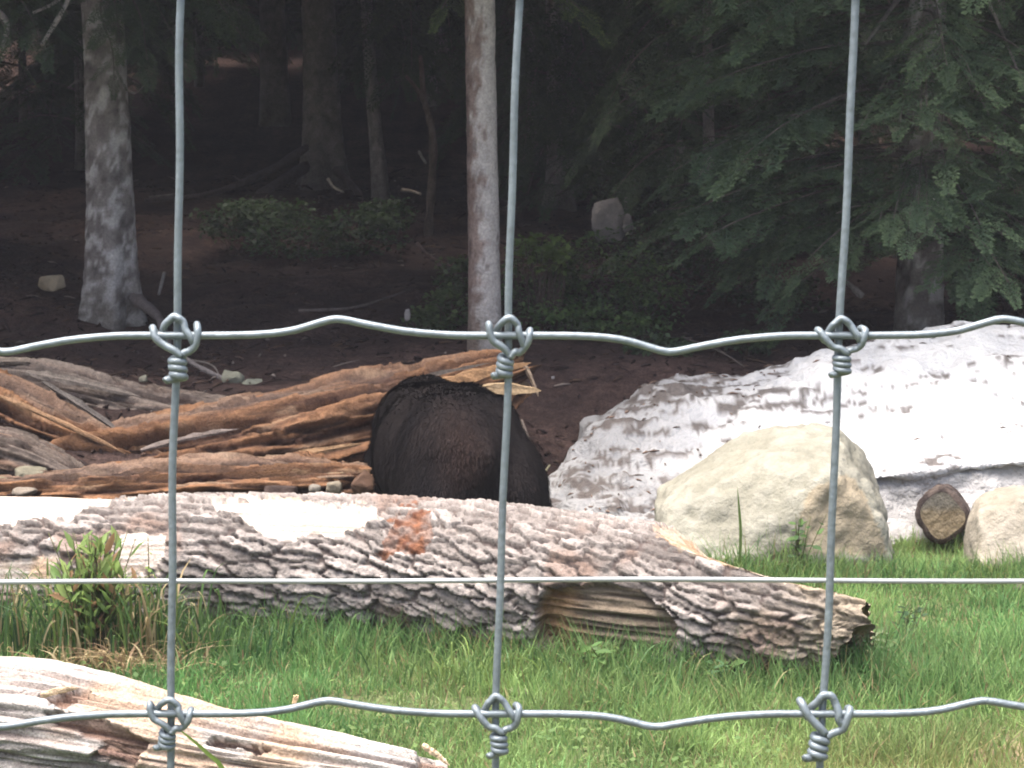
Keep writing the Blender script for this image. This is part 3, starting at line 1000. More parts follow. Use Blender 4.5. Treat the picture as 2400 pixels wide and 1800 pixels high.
# fur strands
body.calc_loop_triangles()
tri = np.array([t.vertices[:] for t in body.loop_triangles])
N = vnor(body)
ar = 0.5 * np.linalg.norm(np.cross(V[tri[:, 1]] - V[tri[:, 0]], V[tri[:, 2]] - V[tri[:, 0]]), axis=1)
NF = 52000
ti = rng.choice(len(tri), NF, p=ar / ar.sum())
w = rng.dirichlet((1, 1, 1), NF)
p0 = (V[tri[ti]] * w[..., None]).sum(1)
nf = (N[tri[ti]] * w[..., None]).sum(1)
flow = np.array([0, -0.45, -1.0]) + 0.16 * np.stack([vnoise(p0 * 5, 521), vnoise(p0 * 5, 523), vnoise(p0 * 5, 525)], -1)
flow = flow - nf * (flow * nf).sum(1)[:, None]
flow /= np.linalg.norm(flow, axis=1)[:, None] + 1e-6
ln = rng.uniform(0.012, 0.028, NF)[:, None] * np.where((p0[:, 1] > 1.15) | (p0[:, 2] < 0.15), 0.45, 1.0)[:, None]
d1 = nf * 0.55 + flow * 0.8 + rng.normal(0, 0.16, (NF, 3))
d2 = nf * 0.25 + flow * 1.0 + rng.normal(0, 0.16, (NF, 3))
sd = np.cross(nf, flow) * rng.uniform(0.0012, 0.0026, NF)[:, None]
p1 = p0 + d1 * ln * 0.55
p2 = p1 + d2 * ln * 0.55
FV = np.stack([p0 - sd, p0 + sd, p1 + sd * .8, p1 - sd * .8, p2], 1).reshape(-1, 3)
k = np.arange(NF)[:, None] * 5
fc = bear_col(p0) * rng.uniform(0.6, 1.5, (NF, 1))
fur = mesh_np('fur', FV, [k + np.array([[0, 1, 2, 3]]), k + np.array([[3, 2, 4]])], np.repeat(fc, 5, 0))
add('fur', fur, M['fur'], body_o, kind='stuff')
# claws and nose leather
bag = Bag()
cm = mesh_np('nose', *sweep([(0, 1.575, 0.287), (0, 1.60, 0.285), (0, 1.612, 0.283)], [0.03, 0.026, 0.01], 10), None)
add('nose', cm, material('bear_nose', base=(0.012, 0.011, 0.011), rough=0.4), body_o)

# ------------------------------------------------------------------ trees
def trunk_mesh(r, h, seed, flare=0.9, flare_h=0.22, lobes=5, lean=(0, 0), bend=0.03, style='lichen', taper=0.55, nu=170, nv=44):
    z = np.concatenate([np.linspace(-0.35, 3.6, int(nu * 0.72)), np.linspace(3.6, h, nu - int(nu * 0.72) + 1)[1:]])
    th = np.linspace(0, 2 * np.pi, nv, endpoint=False)
    Z, TH = np.meshgrid(z, th, indexing='ij')
    cx = lean[0] * z + bend * np.sin(z * 0.9 + seed)
    cy = lean[1] * z + bend * np.cos(z * 0.7 + seed * 2)
    rr = r * (1 - taper * np.clip(Z, 0, None) / h)
    fl = np.exp(-np.clip(Z + 0.05, 0, None) / flare_h)
    lob = 0.55 + 0.45 * np.cos(lobes * TH + seed + 0.8 * np.sin(2 * TH + seed))
    rr = rr * (1 + flare * fl * lob + 0.25 * flare * np.exp(-np.clip(Z, 0, None) / (flare_h * 3.5)))
    p = st3(np.cos(TH) * r * 1.0, np.sin(TH) * r * 1.0, Z)
    f1, f2, cid = voro(Z / 0.07 + 0.5 * fbm(p * 8, 2, seed), TH / (2 * np.pi) * 16 + 0.5 * fbm(p * 9, 2, seed + 1), 16, seed + 2)
    plate = sst(0.02, 0.3, f2 - f1)
    rr = rr + r * (0.045 * plate + 0.06 * fbm(p * 7, 3, seed + 5))
    V = st3(cx[:, None] + rr * np.cos(TH), cy[:, None] + rr * np.sin(TH), Z).reshape(-1, 3)
    n1 = fbm(p * np.array([15, 15, 11.0]) + seed, 4, seed + 7, 0.6)
    n2 = fbm(p * np.array([26, 26, 20.0]) + seed, 3, seed + 9)
    if style == 'lichen':
        c = mixc((0.13, 0.112, 0.106), (0.22, 0.195, 0.185), cid)
        c = mixc(c, (0.42, 0.395, 0.385), sst(0.02, 0.16, n1 + 0.35 * n2) * 0.9)
        c = mixc(c, (0.055, 0.048, 0.045), sst(0.30, 0.45, fbm(p * 11 + 4, 3, seed + 15)) * 0.8)
    elif style == 'white':
        c = mixc((0.16, 0.112, 0.096), (0.25, 0.19, 0.167), cid)
        side = np.cos(TH + 0.55)      # the lichen sits on the right-hand side
        c = mixc(c, (0.44, 0.405, 0.385), sst(-0.02, 0.22, side * 0.5 + n1 * 0.6 + 0.25 * n2) * 0.9)
        c = mixc(c, (0.10, 0.075, 0.07), sst(0.26, 0.4, n2 - 0.2 * side) * 0.7)
    else:
        c = mixc((0.17, 0.15, 0.148), (0.25, 0.22, 0.213), cid)
        c = mixc(c, (0.19, 0.175, 0.17), sst(0.15, 0.35, n1 + 0.3 * n2) * 0.6)
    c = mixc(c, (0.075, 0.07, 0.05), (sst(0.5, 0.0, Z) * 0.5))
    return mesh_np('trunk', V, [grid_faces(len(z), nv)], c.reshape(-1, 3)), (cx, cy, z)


def spray_template(seed, n_side=11, sub=4, L=0.42, wide=0.16, nl=0.036, nw=0.0055):
    """A flat fir spray along +X: twig with side twigs carrying many needle-bundle quads."""
    r_ = np.random.default_rng(seed)
    q = []
    shade = []

    def bundle(p, d, ln, wd, sh):
        d = d / np.linalg.norm(d)
        sdv = np.cross(d, np.array([r_.normal(0, .35), r_.normal(0, .35), 1.0]))
        sdv /= np.linalg.norm(sdv)
        q.append([p, p + d * ln * .5 + sdv * wd, p + d * ln, p + d * ln * .5 - sdv * wd])
        shade.append(sh)
    for i in range(n_side):
        t = (i + 0.5) / n_side
        x = L * t
        zc = -0.10 * L * t * t
        wl = wide * (1 - 0.75 * t) * (0.5 + 0.5 * min(1, t * 5)) * r_.uniform(0.75, 1.15)
        for s in (-1, 1):
            dv = np.array([0.75, s * 0.85, -0.12 + r_.normal(0, .08)])
            dv /= np.linalg.norm(dv)
            for j in range(sub):
                f = (j + 0.3) / sub
                p = np.array([x, 0, zc]) + dv * wl * f + np.array([0, 0, -0.10 * wl * f * f])
                for s2 in (-1, 1):
                    nd = dv + 0.8 * s2 * np.array([-dv[1], dv[0], 0]) + np.array([0, 0, r_.normal(0, .18)])
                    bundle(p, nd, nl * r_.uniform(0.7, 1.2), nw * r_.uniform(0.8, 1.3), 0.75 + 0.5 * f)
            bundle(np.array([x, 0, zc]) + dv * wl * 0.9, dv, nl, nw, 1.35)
    Q = np.array(q)
    V = Q.reshape(-1, 3)
    F = np.arange(len(V)).reshape(-1, 4)
    return V, F, np.repeat(np.array(shade), 4)


SPR = [spray_template(900 + k) for k in range(3)]
SPR_LO = [spray_template(930 + k, 8, 3, L=0.9, wide=0.38, nl=0.13, nw=0.022) for k in range(3)]


def place_sprays(T, frames):
    """frames: list of (origin, X dir, up dir, scale). Returns V,F,shade stacked."""
    Vt, Ft, St = T
    n = len(frames)
    O = np.array([f[0] for f in frames])
    X = np.array([f[1] for f in frames])
    X /= np.linalg.norm(X, axis=1)[:, None]
    Zv = np.array([f[2] for f in frames])
    Y = np.cross(Zv, X)
    Y /= np.linalg.norm(Y, axis=1)[:, None]
    Zv = np.cross(X, Y)
    S = np.array([f[3] for f in frames])
    V = O[:, None] + S[:, None, None] * (Vt[None, :, :1] * X[:, None] + Vt[None, :, 1:2] * Y[:, None] + Vt[None, :, 2:] * Zv[:, None])
    F = Ft[None] + (np.arange(n) * len(Vt))[:, None, None]
    return V.reshape(-1, 3), F.reshape(-1, 4), np.tile(St, n)


def crown_meshes(specs, tmpl, seed, sc=1.0, base=(0.030, 0.050, 0.026), tip=(0.075, 0.105, 0.045), dens=9, name='crown', twig_r=0.012):
    """specs: list of branch polylines (start->tip). Returns (foliage mesh, branch mesh)."""
    r_ = np.random.default_rng(seed)
    frames = [[] for _ in tmpl]
    bag = Bag()
    for pl, sc_b in specs:
        p = spline(pl, 14)
        Lb = np.linalg.norm(np.diff(p, axis=0), axis=1).sum()
        V, F = sweep(p, np.linspace(twig_r * (0.5 + Lb * 0.5), 0.003, 14), 5)
        bag.put(V, F, np.array((0.10, 0.085, 0.075)) * r_.uniform(0.7, 1.2))
        t = np.gradient(p, axis=0)
        nn_ = max(3, int(dens * Lb))
        for k in range(nn_):
            f = 0.22 + 0.78 * (k + r_.uniform(0, .8)) / nn_
            i = min(13, int(f * 13))
            d = t[i] / np.linalg.norm(t[i])
            side = np.cross(d, (0, 0, 1))
            side /= np.linalg.norm(side) + 1e-6
            s = 1 if k % 2 else -1
            if f > 0.93:
                X = d + (0, 0, -0.15)
            else:
                X = d * r_.uniform(0.55, 0.9) + side * s * r_.uniform(0.5, 1.0) + np.array([0, 0, r_.uniform(-0.45, 0.05)])
            up = np.array([r_.normal(0, .25), r_.normal(0, .25), 1.0])
            frames[r_.integers(len(tmpl))].append((p[i], X, up, sc * sc_b * r_.uniform(0.7, 1.2) * (1.05 - 0.35 * f)))
    Vs, Fs, Ss, n = [], [], [], 0
    for T, fr in zip(tmpl, frames):
        if fr:
            V, F, S = place_sprays(T, fr)
            Vs.append(V)
            Fs.append(F + n)
            Ss.append(S * np.repeat(r_.uniform(0.75, 1.25, len(fr)), len(T[0])))
            n += len(V)
    V, F, S = np.vstack(Vs), np.vstack(Fs), np.concatenate(Ss)
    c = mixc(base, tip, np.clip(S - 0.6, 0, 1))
    return mesh_np(name, V, F, c, False), bag.mesh('branches')


def random_branches(r_, z0, z1, n, len0, len1, droop=0.35, up=0.1):
    out = []
    for k in range(n):
        f = (k + r_.uniform(0, 1)) / n
        z = z0 + (z1 - z0) * f
        az = k * 2.399 + r_.uniform(-.4, .4)
        L = (len0 + (len1 - len0) * f) * r_.uniform(0.75, 1.15)
        d = np.array([math.cos(az), math.sin(az), 0])
        s = np.array([0, 0, z])
        out.append(([s, s + d * L * 0.4 + (0, 0, up * L), s + d * L * 0.75 + (0, 0, -droop * 0.35 * L), s + d * L + (0, 0, -droop * L)], 1.0))
    return out


CROWN = []
for k in range(2):
    r_ = np.random.default_rng(700 + k)
    sp = random_branches(r_, 3.4, 15.0, 70, 2.75, 0.6, 0.25, 0.1)
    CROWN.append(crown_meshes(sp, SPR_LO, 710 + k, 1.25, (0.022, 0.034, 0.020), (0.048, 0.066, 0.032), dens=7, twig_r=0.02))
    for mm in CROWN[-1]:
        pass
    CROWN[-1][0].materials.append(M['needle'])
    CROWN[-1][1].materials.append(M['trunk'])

TREE_N = [0]


def tree(label, px, d, r, name='conifer_tree', style='lichen', crown=True, h=16.0, group=None, flare=0.9, flare_h=0.22, lean=(0, 0), tm=None, sink=0.05, lobes=5, crown_dz=0.0, xy=None, bend=0.03):
    TREE_N[0] += 1
    s = TREE_N[0]
    if xy is None:
        x, y = (px - 1200.0) / FPX * d, d
    else:
        x, y = xy
    e = empty(name, (x, y, float(G(x, y)) - sink), label, 'tree', group)
    if tm is None:
        tm, _ = trunk_mesh(r, h, 1000 + 13 * s, flare, flare_h, lobes, lean, style=style, bend=bend)
        tm.materials.append(M['trunk'])
    add('trunk', tm, None, e)
    if crown:
        cm = CROWN[s % 2]
        for nm, m_ in (('crown', cm[0]), ('branches', cm[1])):
            if nm == 'crown':
                oo = cr_o = add(nm, m_, None, e)
                oo.rotation_euler = (0, 0, s * 1.7)
                oo.location = (0, 0, crown_dz)
            else:
                add(nm, m_, None, cr_o)
    return e


GT = 'conifers at the edge of the forest'
t_left = tree('grey lichen-mottled tree with flared base near the left edge', 258, 13.0, 0.128, group=GT, flare=0.75, flare_h=0.42, lean=(-0.006, 0))
t_dark = tree('thick dark tree with flared roots, second from the left', 754, 20.0, 0.150, style='dark', group=GT, flare=1.3, flare_h=0.42, lean=(0, 0), lobes=4)
t_mid = tree('straight slim tree with pale bark in the centre behind the bear', 1137, 11.7, 0.087, style='white', group=GT, flare=0.25, flare_h=0.2, lean=(-0.012, 0), bend=0.006)
t_slim = tree('slender dark trunk right of the pale central tree', 1312, 17.5, 0.075, style='dark', group=GT, flare=1.5, flare_h=0.3, lobes=3, bend=0.05)
t_thin = tree('thin dark sapling trunk between dark tree and forked snag', 900, 18.5, 0.05, style='dark', group=GT, flare=1.2, flare_h=0.4, lobes=3, lean=(-0.035, 0), h=12, bend=0.08)
t_right = tree('big conifer with spreading low boughs at the right', 2165, 12.4, 0.127, group=GT, flare=0.3, lean=(0.0, 0), crown_dz=0.3)
t_off = tree('conifer with dead stubs cut by the upper left corner', -90, 12.0, 0.12, group=GT)

# forked dead sapling
sn = gnd(1000, 16.5)
snag = empty('dead_snag', sn, 'small forked dead brown snag left of the pale tree', 'tree')
a, b, c, d_ = P(1015, 345, 16.5), P(995, 235, 16.5), P(985, 130, 16.5), P(952, 178, 16.4)
V, F = sweep(spline([sn - (0, 0, 0.2), a, b, c], 24), np.linspace(0.035, 0.016, 24) * (1 + 0.15 * rng.normal(size=24)), 8)
parent_keep(add('trunk', mesh_np('trunk', V, F, mixc((0.07, 0.054, 0.045), (0.15, 0.115, 0.095), rng.random(len(V)))), M['trunk']), snag)
V, F = sweep(spline([b - (0, 0, 0.02), 0.5 * (b + d_) + (0.02, 0, -0.02), d_], 10), np.linspace(0.022, 0.012, 10), 7)
parent_keep(add('fork', mesh_np('fork', V, F, mixc((0.07, 0.054, 0.045), (0.14, 0.105, 0.085), rng.random(len(V)))), M['trunk']), snag)


def dead_branch(par, pts, r0, r1, col):
    V, F = sweep(spline(pts, 12), np.linspace(r0, r1, 12) * (1 + 0.12 * rng.normal(size=12)), 7)
    oo = add('dead_branch', mesh_np('dead_branch', V, F, np.array(col) * rng.uniform(0.8, 1.15, (len(V), 1))), M['trunk'])
    parent_keep(oo, par)


PL = (0.19, 0.17, 0.155)
for pts, r0, r1 in [
        ([P(2150, -60, 12.35), P(2096, 10, 12.1), P(2028, 104, 11.8)], 0.016, 0.009),
        ([P(2140, 40, 12.35), P(2094, 150, 12.1), P(2018, 297, 11.8)], 0.013, 0.008),
        ([P(2185, 10, 12.3), P(2230, 100, 12.0), P(2318, 268, 11.7)], 0.013, 0.007),
        ([P(2190, -90, 12.3), P(2300, -20, 12.0), P(2400, 200, 11.7)], 0.012, 0.007),
        ([P(2150, 420, 12.4), P(2080, 470, 12.0), P(2060, 520, 11.8)], 0.008, 0.004),
        ([P(2140, 500, 12.4), P(2020, 482, 11.9), P(1960, 500, 11.7)], 0.007, 0.003)]:
    dead_branch(t_right, pts, r0, r1, PL)
for pts, r0, r1 in [
        ([P(170, -80, 11.9), P(159, 0, 11.8), P(98, 106, 11.6)], 0.016, 0.011),
        ([P(170, -50, 11.9), P(132, 3, 11.8), P(78, 30, 11.7)], 0.014, 0.008),
        ([P(-40, 0, 11.9), P(15, 50, 11.7), P(5, 115, 11.6)], 0.018, 0.012)]:
    dead_branch(t_off, pts, r0, r1, (0.33, 0.30, 0.27))
for pts, r0, r1 in [
        ([P(200, 185, 12.95), P(180, 190, 12.8), P(160, 205, 12.7)], 0.008, 0.004),
        ([P(300, 212, 12.95), P(318, 218, 12.85), P(338, 200, 12.8)], 0.008, 0.003)]:
    dead_branch(t_left, pts, r0, r1, (0.2, 0.18, 0.17))
dead_branch(t_slim, [P(1300, -20, 17.4), P(1296, 60, 17.3), P(1312, 140, 17.3)], 0.03, 0.02, (0.30, 0.27, 0.25))
# roots of the dark tree
dead_branch(t_dark, [P(720, 345, 19.8), P(640, 395, 19.2), P(500, 452, 18.5), P(340, 470, 18.2)], 0.05, 0.016, (0.10, 0.08, 0.075))
dead_branch(t_dark, [P(720, 390, 19.8), P(620, 450, 18.8), P(560, 500, 18.0), P(520, 540, 17.4)], 0.06, 0.02, (0.10, 0.08, 0.075))
dead_branch(t_dark, [P(790, 400, 19.8), P(830, 440, 19.0), P(850, 470, 18.6)], 0.05, 0.02, (0.10, 0.08, 0.075))
# roots of the left tree
for pts, r0, r1 in [
        ([P(300, 690, 12.95), P(345, 720, 12.6), P(375, 750, 12.2), P(395, 815, 11.6)], 0.045, 0.02)]:
    dead_branch(t_left, pts, r0, r1, (0.12, 0.10, 0.095))


def boughs(par, specs, seed, sc=1.0, dens=10, base=(0.028, 0.048, 0.026), tip=(0.066, 0.096, 0.045), name='boughs'):
    ml = [([P(*q) for q in pl], s) for pl, s in specs]
    f, b_ = crown_meshes(ml, SPR, seed, sc, base, tip, dens, name, 0.008)
    f.materials.append(M['needle'])
    b_.materials.append(M['trunk'])
    o1 = add(name, f, None)
    parent_keep(o1, par)
    add('bough_twigs', b_, None, o1)


# low boughs of the right-hand conifer
r_ = np.random.default_rng(61)
sp = []
tx, td = 2165, 12.35
for k in range(84):
    y0 = r_.uniform(-200, 600)
    left = r_.random() < 0.62
    ln = r_.uniform(260, 640) if left else r_.uniform(150, 420)
    if y0 > 470:
        ln *= 0.7
    s = -1 if left else 1
    dd = r_.uniform(-1.2, 0.5)
    dr = r_.uniform(30, 170)
    sp.append(([(tx + s * 20, y0, td), (tx + s * ln * 0.4, y0 + dr * 0.15 - 12, td + dd * 0.4), (tx + s * ln * 0.75, y0 + dr * 0.5, td + dd * 0.8), (tx + s * ln, y0 + dr, td + dd)], r_.uniform(0.8, 1.2)))
for tip in [(1570, 160), (1560, 240), (1660, 90), (1590, 505), (1575, 480), (1640, 560), (1800, 590), (1720, 300), (1900, 600), (1690, 620)]:
    dd = r_.uniform(-0.9, 0.4)
    sp.append(([(tx - 20, tip[1] - 150, td), (0.6 * tx + 0.4 * tip[0], tip[1] - 120, td + dd * .4), (0.25 * tx + 0.75 * tip[0], tip[1] - 60, td + dd * .8), (tip[0], tip[1], td + dd)], 1.1))
# boughs in front of the trunk, drooping towards the viewer
for k in range(14):
    y0 = r_.uniform(-60, 430)
    xo = r_.uniform(-110, 110)
    sp.append(([(tx, y0, td - 0.1), (tx + xo * .5, y0 + 10, td - 0.5), (tx + xo, y0 + 70, td - 0.9), (tx + xo * 1.3, y0 + 130, td - 1.2)], 0.9))
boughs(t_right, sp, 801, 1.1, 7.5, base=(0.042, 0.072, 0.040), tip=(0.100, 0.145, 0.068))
# drooping boughs hanging into the top of the picture
boughs(t_left, [([(258, -130, 13), (300, -90, 12.8), (350, -20, 12.6), (420, 110, 12.4)], 1.0), ([(258, -110, 13), (250, -60, 12.7), (270, 10, 12.4), (280, 100, 12.2)], 1.0),
                ([(258, -110, 13), (290, -40, 12.6), (330, 40, 12.3), (345, 140, 12.1)], 1.0), ([(258, -160, 13), (380, -120, 12.8), (480, -40, 12.6), (570, 90, 12.5)], 1.2), ([(258, -160, 13), (360, -140, 13), (470, -40, 13), (500, 60, 13)], 1.2),
                ([(258, -60, 13), (235, 20, 12.75), (262, 110, 12.6), (268, 190, 12.55)], 0.7)], 803, 0.9)
boughs(t_off, [([(-90, -80, 12), (-20, -60, 11.8), (50, 0, 11.6), (95, 90, 11.4)], 1.0), ([(-90, -60, 12), (-40, 0, 11.7), (10, 60, 11.5), (30, 130, 11.4)], 1.0), ([(-90, -140, 12), (0, -120, 11.9), (80, -60, 11.8), (160, 30, 11.8)], 1.0)], 805, 0.9)
boughs(t_slim, [([(1312, -160, 17.5), (1260, -130, 17), (1230, -20, 16.8), (1215, 140, 16.6)], 1.5), ([(1312, -120, 17.5), (1380, -80, 17.2), (1450, 0, 17), (1500, 80, 17)], 1.5), ([(1312, 0, 17.5), (1350, 40, 17.2), (1380, 160, 17), (1400, 260, 17)], 1.4),
                ([(1312, 60, 17.5), (1270, 120, 17), (1240, 240, 16.8), (1230, 340, 16.7)], 1.4), ([(1312, 160, 17.5), (1370, 200, 17), (1420, 300, 16.8), (1440, 370, 16.6)], 1.4), ([(1312, 40, 17.5), (1310, 120, 17), (1330, 240, 16.8), (1345, 330, 16.7)], 1.3),
                ([(1312, 240, 17.5), (1350, 260, 17), (1385, 310, 16.8), (1400, 330, 16.6)], 1.3), ([(1312, -150, 17.5), (1400, -140, 17.3), (1440, -60, 17.2), (1455, 30, 17.2)], 1.3)], 807, 1.1)
boughs(t_thin, [([(900, -150, 18.5), (930, -120, 18.2), (960, -10, 18), (965, 160, 17.9)], 1.4), ([(900, -130, 18.5), (880, -60, 18.2), (860, 40, 18), (850, 120, 17.9)], 1.3), ([(900, -120, 18.5), (980, -110, 18.2), (1040, -10, 18), (1060, 120, 17.9)], 1.4),
                ([(900, -60, 18.5), (930, 20, 18.2), (950, 100, 18.1), (940, 190, 18)], 1.2)], 809, 1.1)
boughs(t_mid, [([(1137, -120, 11.7), (1090, -80, 12.1), (1060, -20, 11.9), (1035, 20, 11.8)], 0.7), ([(1137, -120, 11.7), (1220, -100, 12.3), (1290, -40, 12.2), (1370, 30, 12.1)], 0.9)], 811, 0.9, base=(0.05, 0.075, 0.03), tip=(0.14, 0.19, 0.07))

# ---- forest fill: trunks standing deeper in the wood, all with crowns above
FT = [trunk_mesh(rr, 16, 2000 + k, 0.9, 0.3, 4, style='dark', nu=60, nv=20)[0] for k, rr in enumerate((0.11, 0.14, 0.09))]
for m_ in FT:
    m_.materials.append(M['trunk'])
placed = [(-0.09 * 30, 13.0)]
for t_ in (t_left, t_dark, t_mid, t_slim, t_thin, t_right, t_off):
    placed.append((t_.location.x, t_.location.y))
rf = random.Random(9)
spots = []
for tries in range(6000):
    y = rf.uniform(12.0, 66)
    x = rf.uniform(-0.30 * y - 5, 0.30 * y + 5)
    inview = abs(x) < 0.262 * y
    if (inview and y < 22.5) or ((not inview) and y > 24):
        continue
    if min((x - a) ** 2 + (y - b) ** 2 for a, b in placed) < (2.3 if y < 22 else 2.6) ** 2:
        continue
    placed.append((x, y))
    spots.append((x, y, inview))
    if len(spots) >= 72:
        break
near_in = sorted([q for q in spots if q[2] and q[1] < 33], key=lambda q: q[0] / q[1])
near_out = [q for q in spots if not q[2]]
far_in = [q for q in spots if q[2] and q[1] >= 33]
ORD = ['first', 'second', 'third', 'fourth', 'fifth', 'sixth', 'seventh', 'eighth', 'ninth', 'tenth', 'eleventh', 'twelfth', 'thirteenth', 'fourteenth', 'fifteenth', 'sixteenth', 'seventeenth', 'eighteenth', 'nineteenth', 'twentieth']
for cnt, (x, y, _) in enumerate(near_in):
    lb = '%s from the left of the dark trunks standing deep in the forest shade' % (ORD[cnt] if cnt < 20 else 'one of the last')
    tree(lb, 0, 0, 0.1, xy=(x, y), tm=FT[cnt % 3], group='dark conifers deep in the forest', sink=0.1, crown_dz=-2.3)
for cnt, (x, y, _) in enumerate(near_out):  # unseen trees added beside the view to keep side light off the forest
    tree('unseen conifer beyond the picture side, added to shade the forest', 0, 0, 0.1, xy=(x, y), tm=FT[cnt % 3], group='unseen conifers added for shade', sink=0.1, crown_dz=-1.2)
# the wood farther back reads as one dark mass
cv = vco(CROWN[0][0]).reshape(-1, 4, 3)
cc_ = np.empty(len(CROWN[0][0].vertices) * 4, np.float32)
CROWN[0][0].color_attributes['Col'].data.foreach_get('color', cc_)
cc_ = cc_.reshape(-1, 4, 4)[..., :3]
bag = Bag()
tv = vco(FT[1])
tf = grid_faces(len(tv) // 20, 20)
for k, (x, y, _) in enumerate(far_in):
    pick = np.random.default_rng(k).choice(len(cv), len(cv) // 75, replace=False)
    q = cv[pick]
    cen = q.mean(1, keepdims=True)
    q = cen + (q - cen) * 7.0
    a_ = k * 1.3
    rot = np.array([[math.cos(a_), -math.sin(a_), 0], [math.sin(a_), math.cos(a_), 0], [0, 0, 1]])
    off_ = np.array([x, y, float(G(x, y)) - 0.1])
    bag.put((q.reshape(-1, 3) @ rot.T) + off_ + (0, 0, -2.3), np.arange(len(pick) * 4).reshape(-1, 4), cc_[pick].reshape(-1, 3))
    bag.put(tv + off_, tf, (0.12, 0.105, 0.10))
add('far_wood', bag.mesh('far_wood', False), M['needle'], label='dark mass of conifers far back in the forest', cat='wood', kind='stuff')

# ---- young firs filling the shade between the trunks
r_ = np.random.default_rng(77)
YF = [crown_meshes(random_branches(np.random.default_rng(770 + k), 0.25, 4.6, 40, 1.25, 0.35, 0.45, 0.05), SPR, 775 + k, 1.25, (0.032, 0.056, 0.030), (0.070, 0.105, 0.048), 8) for k in range(2)]
for f_, b_ in YF:
    f_.materials.append(M['needle'])
    b_.materials.append(M['trunk'])
YT = trunk_mesh(0.05, 4.9, 2100, 0.4, 0.2, 3, style='dark', nu=60, nv=14, taper=0.9)[0]
YT.materials.append(M['trunk'])
for k, (px_, d_, lb) in enumerate([
        (1385, 20.5, 'young fir behind the slim dark trunk'), (1560, 19.0, 'young fir between slim trunk and right conifer'), (1240, 22.0, 'young fir just right of the pale central trunk'),
        (470, 25.0, 'young fir between the left tree and the dark tree'), (60, 23.0, 'young fir behind the left edge of the forest'), (1010, 24.0, 'young fir behind the forked snag'),
        (1760, 17.5, 'young fir left of the right conifer boughs'), (1470, 17.2, 'young fir rising behind the pale stump'), (1650, 15.6, 'young fir nearest the right conifer on its left'), (1330, 19.0, 'young fir hugging the slim dark trunk'), (2010, 16.5, 'young fir behind the right conifer trunk'), (870, 26.0, 'young fir right of the thick dark tree'), (340, 27.0, 'young fir just right of the left tree, deep in shade'), (190, 21.0, 'young fir just left of the left tree trunk'), (20, 31.0, 'young fir far back at the left picture edge'), (400, 33.0, 'young fir far back behind the first fence wire'), (520, 31.0, 'young fir far back left of the dark tree'), (2330, 16.0, 'young fir at the right edge of the forest'), (620, 28.0, 'young fir far behind the dark tree')]):
    x_ = (px_ - 1200.0) / FPX * d_
    e = empty('young_fir', (x_, d_, float(G(x_, d_)) - 0.05), lb, 'tree', 'young firs in the shade')
    add('trunk', YT, None, e)
    for nm, m_ in (('crown', YF[k % 2][0]), ('branches', YF[k % 2][1])):
        if nm == 'crown':
            cr_o = add(nm, m_, None, e)
            cr_o.rotation_euler = (0, 0, k * 1.3)
        else:
            add(nm, m_, None, cr_o)

# ------------------------------------------------------------------ shrubs
def shrub(label, blobs, n_leaf, seed, leaf=0.03, base=(0.020, 0.034, 0.015), tip=(0.05, 0.08, 0.026), name='shrub', group='shrubs under the trees'):
    """blobs: (px,py,d,rx_px,ry_px). Leaves fill the blob volumes in clumps; stems rise from the ground."""
    r_ = np.random.default_rng(seed)
    c0 = P(*blobs[0][:3])
    e = empty(name, (c0[0], c0[1], float(G(c0[0], c0[1]))), label, 'shrub', group)
    bag = Bag()
    Vs, Cs = [], []
    for (px, py, d, rx, ry) in blobs:
        cen = P(px, py, d)
        s = d / FPX
        rad = np.array([rx * s, 0.7 * rx * s, ry * s])
        nclump = max(6, int(n_leaf / len(blobs) / 14))
        cl = r_.normal(size=(nclump, 3))
        cl /= np.linalg.norm(cl, axis=1)[:, None]
        cl = cen + cl * rad * (r_.uniform(0.25, 1.0, (nclump, 1)) ** 0.5)
        tone = r_.uniform(0, 1, nclump)
        root = np.array([cen[0], cen[1], float(G(cen[0], cen[1])) - 0.02])
        for q in range(min(nclump, 16)):
            rt_ = root + np.array([r_.normal(0, .25 * rad[0]), r_.normal(0, .2 * rad[0]), 0])
            V, F = sweep(spline([rt_, 0.5 * (rt_ + cl[q]) + r_.normal(0, .03, 3), cl[q]], 6), np.linspace(0.005, 0.002, 6), 4)
            bag.put(V, F, (0.06, 0.045, 0.035))
        for q in range(nclump):
            m = 14
            p = cl[q] + r_.normal(0, 1, (m, 3)) * 0.16 * rad * np.array([1, 1, 0.7])
            d1_ = r_.normal(size=(m, 3))
            d1_[:, 2] = d1_[:, 2] * 0.4 - 0.1
            d1_ /= np.linalg.norm(d1_, axis=1)[:, None]
            up = np.array([0, -0.35, 1.0]) + r_.normal(0, .4, (m, 3))
            sdv = np.cross(d1_, up)
            sdv /= np.linalg.norm(sdv, axis=1)[:, None]
            L = leaf * r_.uniform(0.7, 1.3, (m, 1))
            Vs.append(np.stack([p, p + d1_ * L * .5 + sdv * L * .32, p + d1_ * L + (0, 0, -0.004), p + d1_ * L * .5 - sdv * L * .32], 1).reshape(-1, 3))
            hh = np.clip((p[:, 2] - cen[2]) / rad[2] * 0.25 + tone[q] * 0.7 + r_.normal(0, .15, m), 0, 1)
            Cs.append(np.repeat(mixc(base, tip, hh), 4, 0))
    V = np.vstack(Vs)
    parent_keep(add('leaves', mesh_np('leaves', V, np.arange(len(V)).reshape(-1, 4), np.vstack(Cs), False), M['leaf'], kind='stuff'), e)
    parent_keep(add('stems', bag.mesh('stems'), M['trunk'], kind='stuff'), e)


